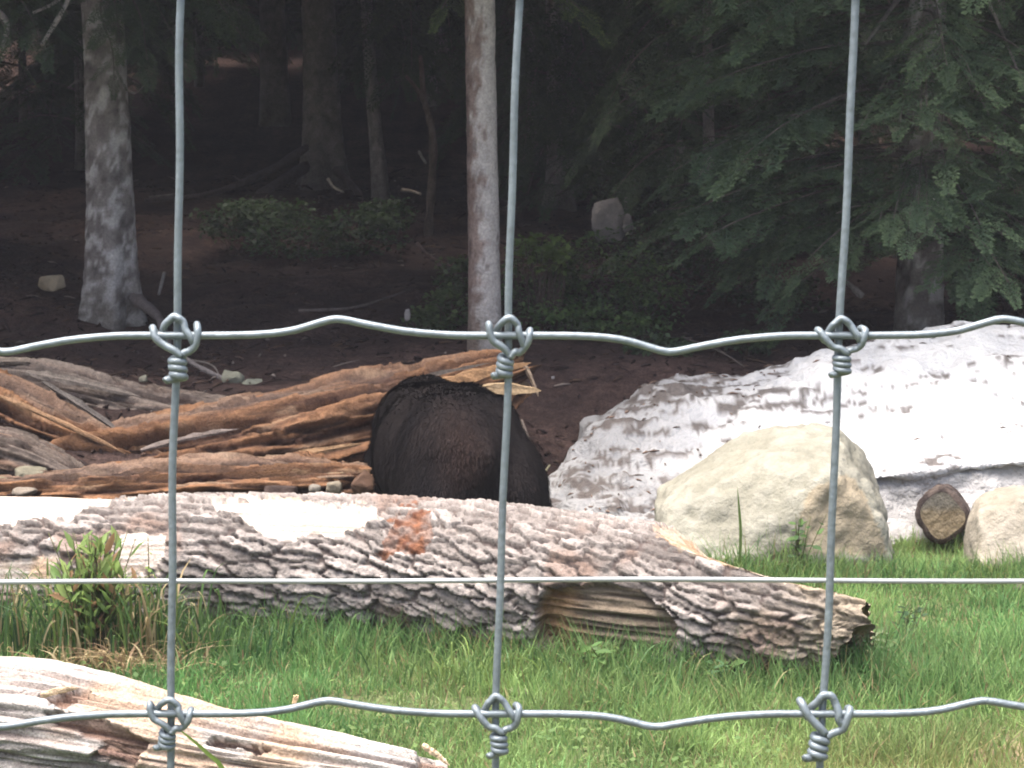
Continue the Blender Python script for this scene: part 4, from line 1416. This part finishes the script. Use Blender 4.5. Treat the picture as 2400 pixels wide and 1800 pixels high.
shrub('low green undergrowth between the left tree and the dark tree', [(560, 520, 15.5, 110, 50), (700, 560, 15.0, 130, 55), (840, 540, 15.2, 110, 55), (900, 500, 16, 70, 40), (640, 500, 16, 100, 40)], 5200, 821, 0.045, tip=(0.055, 0.095, 0.03), base=(0.024, 0.042, 0.016))
shrub('leafy green bush growing right of the pale central trunk', [(1270, 650, 12.6, 110, 90), (1400, 640, 12.7, 120, 100), (1520, 690, 12.6, 90, 80), (1330, 760, 12.2, 120, 60), (1450, 780, 12.2, 110, 50)], 6000, 823, 0.036, base=(0.038, 0.066, 0.024), tip=(0.10, 0.155, 0.048))
shrub('bright yellow-green sprig left of the bush by the central trunk', [(1265, 580, 12.4, 60, 40), (1290, 605, 12.3, 50, 30)], 700, 825, 0.045, base=(0.07, 0.105, 0.03), tip=(0.14, 0.20, 0.05))
shrub('mossy green bush hugging the left side of the central trunk', [(1070, 650, 12.7, 55, 60), (1050, 730, 12.3, 60, 60), (1000, 760, 12.3, 50, 40)], 1800, 827, 0.04, base=(0.035, 0.055, 0.02), tip=(0.08, 0.11, 0.036))
shrub('dark low brush between the central bush and right conifer', [(1680, 640, 13.2, 120, 70), (1600, 560, 14.5, 120, 70), (1830, 690, 12.6, 100, 60), (1760, 800, 11.6, 60, 25), (1560, 820, 11.7, 80, 30)], 4200, 829, 0.04, tip=(0.05, 0.078, 0.032))
shrub('shaded brush at the right edge behind the snow', [(2330, 520, 13.2, 110, 90), (2420, 640, 12.9, 100, 80), (2290, 660, 13.0, 60, 60)], 3600, 831, 0.045, tip=(0.05, 0.078, 0.032))
shrub('green sprig beside the slim dark trunk', [(1500, 430, 16.0, 120, 80), (1420, 330, 17.5, 90, 60), (1650, 440, 15.5, 100, 60)], 3600, 833, 0.05, tip=(0.055, 0.085, 0.032))

# ------------------------------------------------------------------ forest floor: sticks, stump, litter
def stick(label, pts, r0, r1, col, name='stick'):
    p = spline([np.array(q) for q in pts], 14)
    V, F = sweep(p, np.linspace(r0, r1, 14) * (1 + 0.1 * rng.normal(size=14)), 7)
    base = p[0].copy()
    me_ = mesh_np(name, V - base, F, 0.6 * np.array(col) * rng.uniform(0.8, 1.15, (len(V), 1)))
    return add(name, me_, M['trunk'], label=label, cat='stick', group='fallen sticks in the forest', loc=base)


stick('thick grey stick leaning down to the pale stones at left', [P(395, 812, 11.3), P(470, 862, 11.1), P(572, 908, 10.95)], 0.016, 0.012, (0.24, 0.21, 0.20))
stick('thin twig arching above the thick grey stick', [P(440, 842, 11.2), P(500, 858, 11.1), P(520, 905, 10.95)], 0.006, 0.004, (0.2, 0.17, 0.15))
stick('long thin dark stick on the slope left of the central tree', [P(700, 728, 12.2), P(820, 722, 12.3), P(900, 700, 12.6), P(960, 678, 12.9)], 0.010, 0.005, (0.16, 0.13, 0.12))
stick('small pale curved twig at the foot of the dark tree', [P(770, 420, 17.2), P(782, 438, 17.0), P(805, 450, 16.9)], 0.014, 0.010, (0.42, 0.38, 0.33))
stick('reddish twig pointing down left of the central tree', [P(978, 570, 13.6), P(1010, 602, 13.4), P(1055, 622, 13.2)], 0.012, 0.006, (0.22, 0.15, 0.13))
stick('pale short stick lying on the slope below the snag', [P(942, 445, 16.0), P(965, 448, 15.9), P(985, 455, 15.8)], 0.014, 0.010, (0.36, 0.30, 0.25))
stick('pale upright chip standing left of the snag foot', [P(982, 355, 17.0), P(990, 370, 16.9), P(998, 382, 16.8)], 0.013, 0.010, (0.40, 0.36, 0.32))
stick('straight pale stick lying in the brush right of the slim trunk', [P(1400, 374, 16.8), P(1420, 378, 16.8), P(1442, 384, 16.7)], 0.010, 0.006, (0.42, 0.42, 0.38))
stick('broken grey stick with a wide end near the right conifer', [P(1932, 618, 12.1), P(1985, 662, 11.9), P(2020, 694, 11.8)], 0.006, 0.022, (0.20, 0.18, 0.165))
stick('thin slanting twig on the dark bank left of the snow', [P(1600, 790, 11.6), P(1690, 825, 11.2), P(1745, 860, 11.0)], 0.006, 0.003, (0.12, 0.10, 0.09))
stick('pale stick poking up by the left tree roots', [P(385, 640, 12.4), P(378, 668, 12.3), P(372, 690, 12.2)], 0.012, 0.008, (0.26, 0.24, 0.22))
stick('light brown stick leaning on the bank right of the bear', [P(1222, 985, 10.0), P(1240, 1030, 9.9), P(1270, 1085, 9.8)], 0.008, 0.006, (0.24, 0.19, 0.16))
stick('dry yellowish stalk between the bear and the snow', [P(1288, 1090, 9.4), P(1262, 1135, 9.3), P(1285, 1168, 9.2)], 0.005, 0.006, (0.30, 0.28, 0.18))
stick('grey stick lying on the slope at the far left', [P(350, 462, 17.5), P(390, 458, 17.6), P(420, 454, 17.7)], 0.012, 0.008, (0.26, 0.22, 0.2))
for nm, a in {'pale weathered stump with a broken top above the green bush': (1432, 515, 92, 105, 15.0), 'small pale chunk beside the weathered stump': (1472, 528, 28, 60, 14.9), 'small pale rock in the brush left of the right conifer': (1660, 375, 22, 34, 14.5),
              'pale pinkish rock above the dark brush': (1596, 345, 22, 34, 15.0), 'tiny pale stone under the pink rock': (1645, 405, 24, 18, 14.6), 'small bright stone on the bank behind the bear': (1296, 885, 12, 10, 11.2), 'upright tan chip on the slope below the dark tree': (955, 738, 16, 34, 12.0)}.items():
    pebble(nm, *a, hash(nm) % 1 + int(a[0]), (0.33, 0.30, 0.29), group='pale chunks on the forest floor', cat='rock', depth=0.7)

# litter of needles, cones, chips and twigs
bag = Bag()
NL = 11000
ly = rng.uniform(9.0, 21.0, NL)
lx = rng.uniform(-0.30, 0.30, NL) * ly
lz = G(lx, ly)
okm = ((ly + 0.9 * sst(-0.6, -1.1, lx)) > 10.0) & (fbm(st3(lx * 1.7, ly * 1.7, 2), 3, 71) + rng.normal(0, .25, NL) > -0.1)
for k in np.where(okm)[0]:
    ln = rng.uniform(0.008, 0.05) * (2.4 if rng.random() < 0.05 else 1)
    an = rng.uniform(0, 6.28)
    tz = rng.uniform(-0.3, 0.5)
    dv = np.array([math.cos(an), math.sin(an), tz])
    p = np.array([lx[k], ly[k], lz[k] + 0.008])
    wdt = rng.uniform(0.003, 0.012)
    V, F = sweep([p - dv * ln, p + (0, 0, 0.004), p + dv * ln], [wdt * .6, wdt, wdt * .4], 3)
    u = rng.random()
    c = (0.026, 0.017, 0.015) if u < 0.62 else ((0.055, 0.035, 0.026) if u < 0.96 else (0.13, 0.105, 0.09))
    bag.put(V, F, np.array(c) * rng.uniform(0.6, 1.4))
add('forest_litter', bag.mesh('forest_litter'), M['litter'], label='brown needles, chips and twigs covering the forest floor', cat='litter', kind='stuff')

# ------------------------------------------------------------------ grass
def grass_mesh(x, y, L, W, col, lean=0.5, seed=1, curl=0.5):
    r_ = np.random.default_rng(seed)
    n = len(x)
    z = G(x, y) - 0.004
    an = r_.uniform(0, 2 * np.pi, n)
    tilt = np.abs(r_.normal(0, lean, n)) + 0.05
    d = np.stack([np.cos(an) * np.sin(tilt), np.sin(an) * np.sin(tilt), np.cos(tilt)], -1)
    fa = r_.uniform(0, 2 * np.pi, n)
    sd = np.stack([np.cos(fa), np.sin(fa), np.zeros(n)], -1) * W[:, None]
    b0 = np.stack([x, y, z], -1)
    b1 = b0 + d * L[:, None] * 0.5
    d2 = d + np.stack([np.cos(an), np.sin(an), -0.6 * np.ones(n)], -1) * (curl * r_.uniform(0, 1, n))[:, None]
    d2 /= np.linalg.norm(d2, axis=1)[:, None]
    b2 = b1 + d2 * L[:, None] * 0.5
    V = np.stack([b0 - sd, b0 + sd, b1 + sd * .8, b1 - sd * .8, b2], 1).reshape(-1, 3)
    k = np.arange(n)[:, None] * 5
    c = np.repeat(col, 5, 0).reshape(n, 5, 3)
    c[:, :2] *= 0.85
    return mesh_np('grass', V, [k + np.array([[0, 1, 2, 3]]), k + np.array([[3, 2, 4]])], c.reshape(-1, 3))


def logdist(x, y):
    """distance in front of the big log's axis line (positive = camera side)"""
    xs = np.array([LP0[0], LP1[0], LP2[0]])
    ys = np.array([LP0[1], LP1[1], LP2[1]])
    return np.interp(x, xs, ys) - y


NG = 240000
y = 4.3 + (10.0 - 4.3) * rng.random(NG) ** 1.15
x = rng.uniform(-0.34, 0.34, NG) * y + rng.uniform(-0.2, 0.2, NG)
dl = logdist(x, y)
onlog = (np.abs(dl) < 0.10) & (x < LP2[0])
back_left = (dl < -0.3) & (x < 0.35) & (y > 8.3)
inboulder = (y > 9.0)
forestm = y > 9.35 + 0.25 * vnoise(st3(x * 2, y * 2, 0), 61)
dens = fbm(st3(x * 1.8, y * 1.8, 5), 4, 601)
thin = rng.random(NG) < sst(0.05, 0.4, fbm(st3(x * 1.3 + 5, y * 1.3, 9), 3, 603)) * 0.65 * sst(1.9, 0.6, np.abs(dl - 0.9))
bare = (np.hypot((x - P(1040, 1660, 6.1)[0]) / 0.35, (y - 6.05) / 0.14) + 0.5 * dens < 1) | (np.hypot((x - P(2190, 1560, 6.6)[0]) / 0.10, (y - 6.6) / 0.12) + 0.5 * dens < 1) | (np.hypot((x - P(1850, 1300, 7.9)[0]) / 0.5, (y - 7.75) / 0.05) + 0.6 * dens < 0.8)
bare &= rng.random(NG) < 0.8
drybase = (np.hypot(x - P(200, 1500, 6.9)[0], (y - 6.55) * 1.2) < 0.25 + 0.12 * dens) & (rng.random(NG) < 0.75)
keep = ~(onlog | back_left | forestm | thin | drybase | bare)
x, y, dl, dens = x[keep], y[keep], dl[keep], dens[keep]
n = len(x)
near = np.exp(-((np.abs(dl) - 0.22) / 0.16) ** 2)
tall = near + 0.8 * np.exp(-((y - 8.15) / 0.25) ** 2) * (x > 0.6) + 0.5 * sst(0.1, 0.5, dens)
clump = fbm(st3(x * 4.5, y * 4.5, 2), 3, 617)
L = (0.046 + 0.085 * np.clip(tall, 0, 1.3) + 0.05 * sst(0.05, 0.5, clump)) * rng.uniform(0.5, 1.5, n)
W = rng.uniform(0.0013, 0.0032, n)
gn = fbm(st3(x * 1.1, y * 1.1, 0), 4, 611) + 0.35 * rng.normal(size=n)
yl = sst(-0.25, 0.5, gn + 0.35 * sst(6.6, 5.2, y) * sst(-0.2, 0.6, x) + 0.15)
gc = mixc((0.088, 0.192, 0.060), (0.178, 0.262, 0.088), yl)
gc = gc * (0.82 + 0.45 * sst(-0.4, 0.5, fbm(st3(x * 3.1, y * 3.1, 6), 3, 619)))[:, None]
gc = mixc(gc, (0.072, 0.145, 0.052), 0.6 * np.clip(near, 0, 1))  # blades beside the log darkened: contact shadow put into their colour
gc = mixc(gc, (0.22, 0.175, 0.09), (rng.random(n) < 0.06 + 0.12 * sst(0.2, 0.6, fbm(st3(x * 1.5, y * 1.5, 4), 3, 613))).astype(float))
gc = gc * rng.uniform(0.7, 1.35, (n, 1))
gc = mixc(gc, (0.21, 0.19, 0.075), 0.75 * sst(5.9, 5.3, y + 0.4 * dens) * sst(0.55, 0.85, x) * (rng.random(n) < 0.7))
add('grass', grass_mesh(x, y, L, W, gc, 0.55, 5), M['grass'], label='short green grass covering the clearing', cat='grass', kind='stuff')

# clover and small broad-leaved weeds through the grass
NW_ = 16000
yy = 4.4 + 4.8 * rng.random(NW_)
xx = rng.uniform(-0.32, 0.32, NW_) * yy
dl = logdist(xx, yy)
k_ = (fbm(st3(xx * 2, yy * 2, 3), 3, 621) > -0.05) & ~((np.abs(dl) < 0.15) & (xx < LP2[0])) & ~((dl < -0.3) & (xx < 0.35) & (yy > 8.3))
xx, yy = xx[k_], yy[k_]
n = len(xx)
zz = G(xx, yy) + rng.uniform(0.01, 0.05, n)
p = np.stack([xx, yy, zz], -1)
an = rng.uniform(0, 6.28, n)
d1_ = np.stack([np.cos(an), np.sin(an), rng.uniform(-.1, .6, n)], -1)
sd = np.stack([-np.sin(an), np.cos(an), rng.normal(0, .3, n)], -1)
L = rng.uniform(0.008, 0.022, n)[:, None]
V = np.stack([p, p + d1_ * L * .6 + sd * L * .4, p + d1_ * L * 1.1, p + d1_ * L * .6 - sd * L * .4], 1).reshape(-1, 3)
wc = mixc((0.07, 0.13, 0.04), (0.13, 0.19, 0.06), rng.random(n)) * rng.uniform(0.8, 1.2, (n, 1))
add('ground_cover', mesh_np('ground_cover', V, np.arange(len(V)).reshape(-1, 4), np.repeat(wc, 4, 0), False), M['grass'], label='small round weed leaves growing through the grass', cat='weeds', kind='stuff')


def blade(path, w, col, facing=(1, 0, 0)):
    p = spline(path, 9)
    f = np.array(facing, float)
    ww = w * np.array([0.6, 0.85, 1, 1, 0.95, 0.85, 0.65, 0.4, 0.04])
    V = np.vstack([p - f * ww[:, None], p + f * ww[:, None]])
    n_ = len(p)
    F = np.array([[i, i + n_, i + n_ + 1, i + 1] for i in range(n_ - 1)])
    mid = p + np.array([0, 0.25, 0]) * ww[:, None]
    V = np.vstack([p - f * ww[:, None], mid, p + f * ww[:, None]])
    F = np.array([[i, i + n_, i + n_ + 1, i + 1] for i in range(n_ - 1)] + [[n_ + i, 2 * n_ + i, 2 * n_ + i + 1, n_ + i + 1] for i in range(n_ - 1)])
    return V, F


def tuft(label, px, d, n, h0, h1, spread, w, cols, seed, name='grass_tuft', cat='grass tuft', lean=0.35, group='taller plants by the logs and boulders', pz=None):
    r_ = np.random.default_rng(seed)
    g = gnd(px, d)
    e = empty(name, g, label, cat, group)
    bags = {}
    for k in range(n):
        b = g + np.array([r_.normal(0, spread), r_.normal(0, spread * 0.5), 0])
        b[2] = float(G(b[0], b[1])) - 0.01
        an = r_.uniform(0, 6.28)
        h = r_.uniform(h0, h1)
        ln_ = np.abs(r_.normal(0, lean)) * h
        dv = np.array([math.cos(an), math.sin(an), 0]) * ln_
        fa = r_.uniform(0, 6.28)
        V, F = blade([b, b + dv * .15 + (0, 0, h * .4), b + dv * .5 + (0, 0, h * .8), b + dv * 1.1 + (0, 0, h * r_.uniform(0.75, 1.0))], w * r_.uniform(0.6, 1.3), None, (math.cos(fa), math.sin(fa), 0))
        ci = r_.integers(len(cols))
        bags.setdefault('blades', Bag()).put(V, F, np.array(cols[ci]) * r_.uniform(0.75, 1.25))
    for nm, bg_ in bags.items():
        parent_keep(add(nm, bg_.mesh(nm), M['grass'], kind='stuff'), e)
    return e


GRN, YGR, DRY, DRY2 = (0.075, 0.135, 0.04), (0.14, 0.20, 0.055), (0.34, 0.28, 0.16), (0.25, 0.19, 0.10)
tuft('tall dry and green grass clump against the log at left', 190, 6.68, 420, 0.12, 0.36, 0.17, 0.004, [GRN, (0.06, 0.11, 0.04), DRY2, DRY, YGR, GRN], 901, lean=0.4)
tuft('tall grass leaning on the log left of the first fence wire', 330, 6.70, 120, 0.10, 0.26, 0.10, 0.0035, [GRN, DRY, (0.05, 0.09, 0.035)], 903, lean=0.4)
tuft('dark green grass at the left picture edge beside the log', 10, 6.70, 200, 0.12, 0.26, 0.14, 0.004, [(0.035, 0.07, 0.03), GRN], 905, lean=0.4)
tuft('dry straw heap at the foot of the tall clump', 230, 6.50, 320, 0.03, 0.12, 0.17, 0.004, [DRY, DRY2, (0.18, 0.12, 0.07)], 907, lean=1.6)
tuft('dark grass under the pale strip of the big log', 560, 6.70, 260, 0.07, 0.18, 0.22, 0.003, [(0.035, 0.075, 0.03), GRN], 909, lean=0.5)
tuft('bright grass tuft in front of the hollow in the big log', 1300, 6.45, 120, 0.06, 0.15, 0.15, 0.0028, [GRN, YGR], 911, lean=0.45)
tuft('grass tuft under the torn right end of the log', 1960, 6.25, 160, 0.06, 0.17, 0.20, 0.0028, [GRN, (0.05, 0.11, 0.035), (0.2, 0.19, 0.09)], 913, lean=0.6)
tuft('grass growing high against the big pale boulder', 1830, 8.05, 160, 0.06, 0.17, 0.16, 0.003, [GRN, YGR], 915, lean=0.4)
tuft('grass fringe along the left foot of the big boulder', 1680, 8.02, 200, 0.07, 0.16, 0.14, 0.003, [GRN, YGR], 921, lean=0.5)
tuft('grass fringe along the right foot of the big boulder', 2010, 8.02, 220, 0.06, 0.15, 0.15, 0.003, [GRN, (0.06, 0.12, 0.04)], 923, lean=0.5)
tuft('grass fringe at the foot of the cream boulder', 2340, 8.05, 220, 0.05, 0.13, 0.16, 0.003, [GRN, YGR], 925, lean=0.5)
tuft('bright tall grass tuft left of the pale grass stone', 1110, 6.3, 160, 0.06, 0.15, 0.13, 0.003, [GRN, YGR], 927, lean=0.5)
tuft('long grass tuft under the low middle of the bark log', 1560, 6.3, 200, 0.07, 0.17, 0.16, 0.003, [GRN, (0.06, 0.12, 0.04)], 929, lean=0.55)
tuft('dark grass growing below the sawn log end', 2200, 8.2, 130, 0.04, 0.12, 0.22, 0.003, [GRN, (0.04, 0.08, 0.03)], 917, lean=0.5)
tuft('small green tuft on the snow edge left of the boulder', 1458, 8.9, 30, 0.08, 0.19, 0.035, 0.003, [GRN, (0.06, 0.12, 0.05)], 919, lean=0.3)
# single tall blade in front of the boulder
g = gnd(1738, 8.0)
e = empty('grass_stalk', g, 'single tall green grass blade in front of the big boulder', 'grass stalk', 'single stalks')
V, F = blade([g, P(1736, 1260, 8.0), P(1733, 1200, 8.0), P(1728, 1140, 8.0)], 0.006, None)
parent_keep(add('leaf_blade', mesh_np('leaf_blade', V, F, np.broadcast_to((0.10, 0.15, 0.045), (len(V), 3))), M['grass']), e)
# long blade crossing the driftwood
g = gnd(560, 4.45)
e = empty('grass_stalk', g, 'long bright green blade arching over the driftwood log', 'grass stalk', 'single stalks')
V, F = blade([g, P(535, 1830, 4.45), P(480, 1760, 4.45), P(402, 1695, 4.45)], 0.0065, None, (0.7, 0, 0.5))
parent_keep(add('leaf_blade', mesh_np('leaf_blade', V, F, np.broadcast_to((0.15, 0.22, 0.05), (len(V), 3))), M['grass']), e)


def leafy(label, px, pybase, d, h_px, spread_px, nst, nleaf, L, cols, seed, name='leafy_weed', flat=0.35, up=(-.2, .7), slim=0.22):
    r_ = np.random.default_rng(seed)
    g_ = gnd(px, d)
    s = d / FPX
    e_ = empty(name, g_, label, 'weed', 'taller plants by the logs and boulders')
    stems, leaves = Bag(), Bag()
    for k in range(nst):
        top = P(px + r_.normal(0, .45) * spread_px, pybase - h_px * r_.uniform(0.55, 1.0), d + r_.normal(0, .04))
        b0 = g_ + np.array([r_.normal(0, .02), r_.normal(0, .02), -0.01])
        path = spline([b0, 0.5 * (b0 + top) + r_.normal(0, .01, 3), top], 8)
        V, F = sweep(path, np.linspace(0.003, 0.0015, 8), 4)
        stems.put(V, F, np.array((0.10, 0.10, 0.045)))
        for q in range(nleaf):
            f = 0.35 + 0.65 * (q + r_.random()) / nleaf
            p = path[min(7, int(f * 7))]
            an = r_.uniform(0, 6.28)
            dv = np.array([math.cos(an), math.sin(an), r_.uniform(*up)])
            dv /= np.linalg.norm(dv)
            sdv = np.cross(dv, np.array([r_.normal(0, flat), r_.normal(0, flat) - 0.5, 1]))
            sdv /= np.linalg.norm(sdv)
            l = L * r_.uniform(0.6, 1.25)
            w_ = l * slim
            nrm = np.cross(sdv, dv)
            Vl = np.array([p, p + dv * l * .3 + sdv * w_, p + dv * l * .7 + sdv * w_ * .8, p + dv * l - nrm * l * .12, p + dv * l * .7 - sdv * w_ * .8, p + dv * l * .3 - sdv * w_, p + dv * l * .3 - nrm * w_ * .3, p + dv * l * .7 - nrm * w_ * .35])
            Fl = [np.array([[0, 1, 6], [7, 2, 3], [7, 3, 4], [0, 6, 5]]), np.array([[1, 2, 7, 6], [6, 7, 4, 5]])]
            leaves.put(Vl, Fl, np.array(cols[r_.integers(len(cols))]) * r_.uniform(0.8, 1.2))
    parent_keep(add('stems', stems.mesh('stems'), M['grass'], kind='stuff'), e_)
    parent_keep(add('leaves', leaves.mesh('leaves'), M['grass'], kind='stuff'), e_)


leafy('leafy green and reddish weed standing in front of the log at left', 205, 1500, 6.62, 255, 105, 60, 7, 0.075, [(0.13, 0.21, 0.06), (0.15, 0.23, 0.065), (0.20, 0.26, 0.08), (0.28, 0.17, 0.09), (0.16, 0.23, 0.07)], 951, up=(0.5, 2.2), slim=0.13)
leafy('single light green sprig rising left of the first fence wire', 345, 1420, 6.68, 195, 8, 1, 6, 0.03, [YGR], 953)
leafy('broad-leaved shoot below the hollow of the big log', 1395, 1545, 6.35, 55, 40, 6, 4, 0.05, [(0.08, 0.15, 0.045), GRN], 955)
leafy('low broad-leaved weed under the middle of the log', 1690, 1590, 6.2, 50, 60, 6, 4, 0.055, [(0.06, 0.12, 0.05), GRN], 957)
leafy('pale leafy weed right of the torn log end', 2055, 1520, 6.45, 60, 40, 6, 4, 0.045, [(0.16, 0.20, 0.11), GRN], 959)
leafy('dark clump of weeds in the grass at far right', 2150, 1450, 6.9, 40, 40, 6, 4, 0.04, [(0.035, 0.07, 0.03)], 961)
leafy('small weed rosette in the grass at lower right', 2330, 1540, 6.6, 30, 60, 7, 4, 0.04, [(0.05, 0.09, 0.03)], 963)
leafy('leafy patch low on the boulder between grass and fence wire', 1870, 1262, 8.08, 60, 60, 8, 5, 0.045, [GRN, (0.045, 0.09, 0.03)], 965)


# ------------------------------------------------------------------ wire fence close to the camera
FD = 0.925
k_px = FD / FPX
row1, row3 = P(1200, 786, FD)[2], P(1200, 1672, FD)[2]
RSP = row1 - row3
slope = 55.0 / 1800.0                      # the stays lean a little


def stay_x(i, z):
    x0 = ((410 + i * 781.0) - 1200.0) * k_px   # x at row 1
    return x0 + (z - row1) * slope


fence = empty('wire_fence', (0, FD, 0), 'galvanised wire mesh fence with twisted knots close to the camera', 'fence')
rows_z = [row1 + RSP * q for q in range(-6, 4)]
rows_z = [z for z in rows_z if z > 0.02]
cols_i = list(range(-5, 8))
WR = 9.3 * k_px
zz = np.linspace(0.01, rows_z[0] * 0 + max(rows_z) + 0.03, 160)
for i in cols_i:
    wob = (2.2 * np.sin(zz * 31 + i * 2.1) + 1.6 * np.sin(zz * 67 + i)) * k_px
    path = np.stack([stay_x(i, zz) + wob, np.full_like(zz, FD + 0.0022) + 0.6 * wob, zz], -1)
    V, F = sweep(path, WR, 10)
    parent_keep(add('stay_wire', mesh_np('stay_wire', V, F), M['wire']), fence)
for q, z in enumerate(rows_z):
    pts = []
    for i in range(cols_i[0], cols_i[-1] + 1):
        xk = float(stay_x(i, z))
        sgn = 1 if (i % 2 == 0) else -1         # bump up or down half way to the next stay
        dxp = [(-60, 0), (0, 0), (75, 0), (190, 0.05), (270, 0.28), (330, 0.72), (368, 0.99), (398, 0.97), (450, 0.68), (540, 0.26), (640, 0.03)]
        for dx_, am in dxp:
            pts.append([xk + dx_ * k_px, FD - 0.0008, z + sgn * am * (38 if abs(z - row1) < 0.01 else 31) * k_px - 6 * k_px * (dx_ > 300) * sgn * 0])
    pts = spline(pts, 12 * 13 * 2 + 20)
    V, F = sweep(pts, WR * 0.98, 8)
    parent_keep(add('line_wire', mesh_np('line_wire', V, F), M['wire']), fence)

# knot: wraps of the stay round the line wire, in picture pixels (x right, y up, z toward camera)
pA = [(-36, -16, -10), (-42, -4, -12), (-40, 10, -4), (-30, 26, 5), (-15, 39, 8), (0, 44, 9), (15, 40, 9), (28, 27, 9), (37, 10, 12), (46, -8, 13), (55, -18, 6), (60, -14, -8), (64, 2, -13), (66, 17, -6), (69, 12, 8), (66, -6, 14), (58, -26, 10), (44, -37, 6), (26, -42, 8), (12, -48, 10)]
pB = [(-36, -16, -10), (-48, -10, -14), (-60, 6, -14), (-68, 20, -6), (-66, 19, 6), (-58, 4, 14), (-44, -12, 15), (-26, -24, 14), (-4, -36, 14), (10, -46, 12)]
hel = []
for a in np.linspace(0, 3.25 * 2 * np.pi, 60):
    hel.append((15 * math.sin(a + 0.7), -47 - 16.5 * a / (2 * np.pi), 15 * math.cos(a + 0.7)))
hel += [(-24, -104, 10), (-30, -106, 14)]


def to_w(p):
    p = np.array(p, float) * k_px
    wide = np.where(p[:, 1] > -44 * k_px, 0.80, 1.0)
    return np.stack([p[:, 0] * wide, -p[:, 2], p[:, 1] * 0.95], -1)


KN = []
for kv in range(5):
    r_ = np.random.default_rng(60 + kv)
    bag = Bag()
    ja = np.array(pA) + r_.normal(0, 2.2, (len(pA), 3)) * np.array([1, 1, 0.4])
    jb = np.array(pB + hel) + np.vstack([r_.normal(0, 2.2, (len(pB), 3)) * np.array([1, 1, 0.4]), np.cumsum(r_.normal(0, 0.45, (len(hel), 3)), 0) * np.array([0.35, 1, 0.2])])
    V, F = sweep(spline(to_w(ja), 90), WR * 0.97, 8)
    bag.put(V, F)
    V, F = sweep(spline(to_w(jb), 170), WR * 0.97, 8)
    bag.put(V, F)
    km = bag.mesh('knot')
    km.materials.append(M['wire'])
    KN.append(km)
for i in cols_i:
    for q, z in enumerate(rows_z):
        kn = add('knot', KN[(i * 3 + q * 2) % 5], None, fence, loc=(float(stay_x(i, z)), 0.0, z))
        kn.rotation_euler = (0.12 * math.sin(i * 1.9 + q * 4.1), slope * 0.9 + 0.13 * math.sin(i * 3.1 + q * 1.7), 0)
        kn.scale = (1 + 0.11 * math.sin(i * 5 + q), 1, 1 + 0.10 * math.cos(i * 2 + q * 3))

# smooth single strand strung behind the mesh
zs = P(1200, 1362, FD + 0.012)[2]
xs = np.linspace(-1.0, 1.1, 160)
path = np.stack([xs, np.full_like(xs, FD + 0.012), zs + 3.0 * k_px * np.sin(xs * 9 + 1) + 1.5 * k_px * np.sin(xs * 26)], -1)
V, F = sweep(path, 6.2 * k_px, 8)
add('strand_wire', mesh_np('strand_wire', V - np.array([0, FD, zs]), F), M['strand'], label='straight thin bright wire strung behind the fence mesh', cat='wire', loc=(0, FD, zs))

# ------------------------------------------------------------------ thin bluish haze volume, added to lift the dark forest tones
hm = bpy.data.materials.new('black_lift_haze')
hm.use_nodes = True
nt = hm.node_tree
nt.nodes.clear()
ho = nt.nodes.new('ShaderNodeOutputMaterial')
pv = nt.nodes.new('ShaderNodeVolumePrincipled')
pv.inputs['Color'].default_value = (0.86, 0.88, 1.0, 1)
pv.inputs['Density'].default_value = 0.0011
nt.links.new(pv.outputs[0], ho.inputs['Volume'])
lo, hi_ = np.array([-262.0, -215.0, -30.0]), np.array([262.0, 325.0, 42.0])
HV = np.array([[x_, y_, z_] for x_ in (lo[0], hi_[0]) for y_ in (lo[1], hi_[1]) for z_ in (lo[2], hi_[2])])
HF = np.array([[0, 1, 3, 2], [4, 6, 7, 5], [0, 4, 5, 1], [2, 3, 7, 6], [0, 2, 6, 4], [1, 5, 7, 3]])
add('haze', mesh_np('haze', HV, HF, None, False), hm, kind='stuff', label='thin pale haze volume added to lift the dark forest tones', cat='haze')
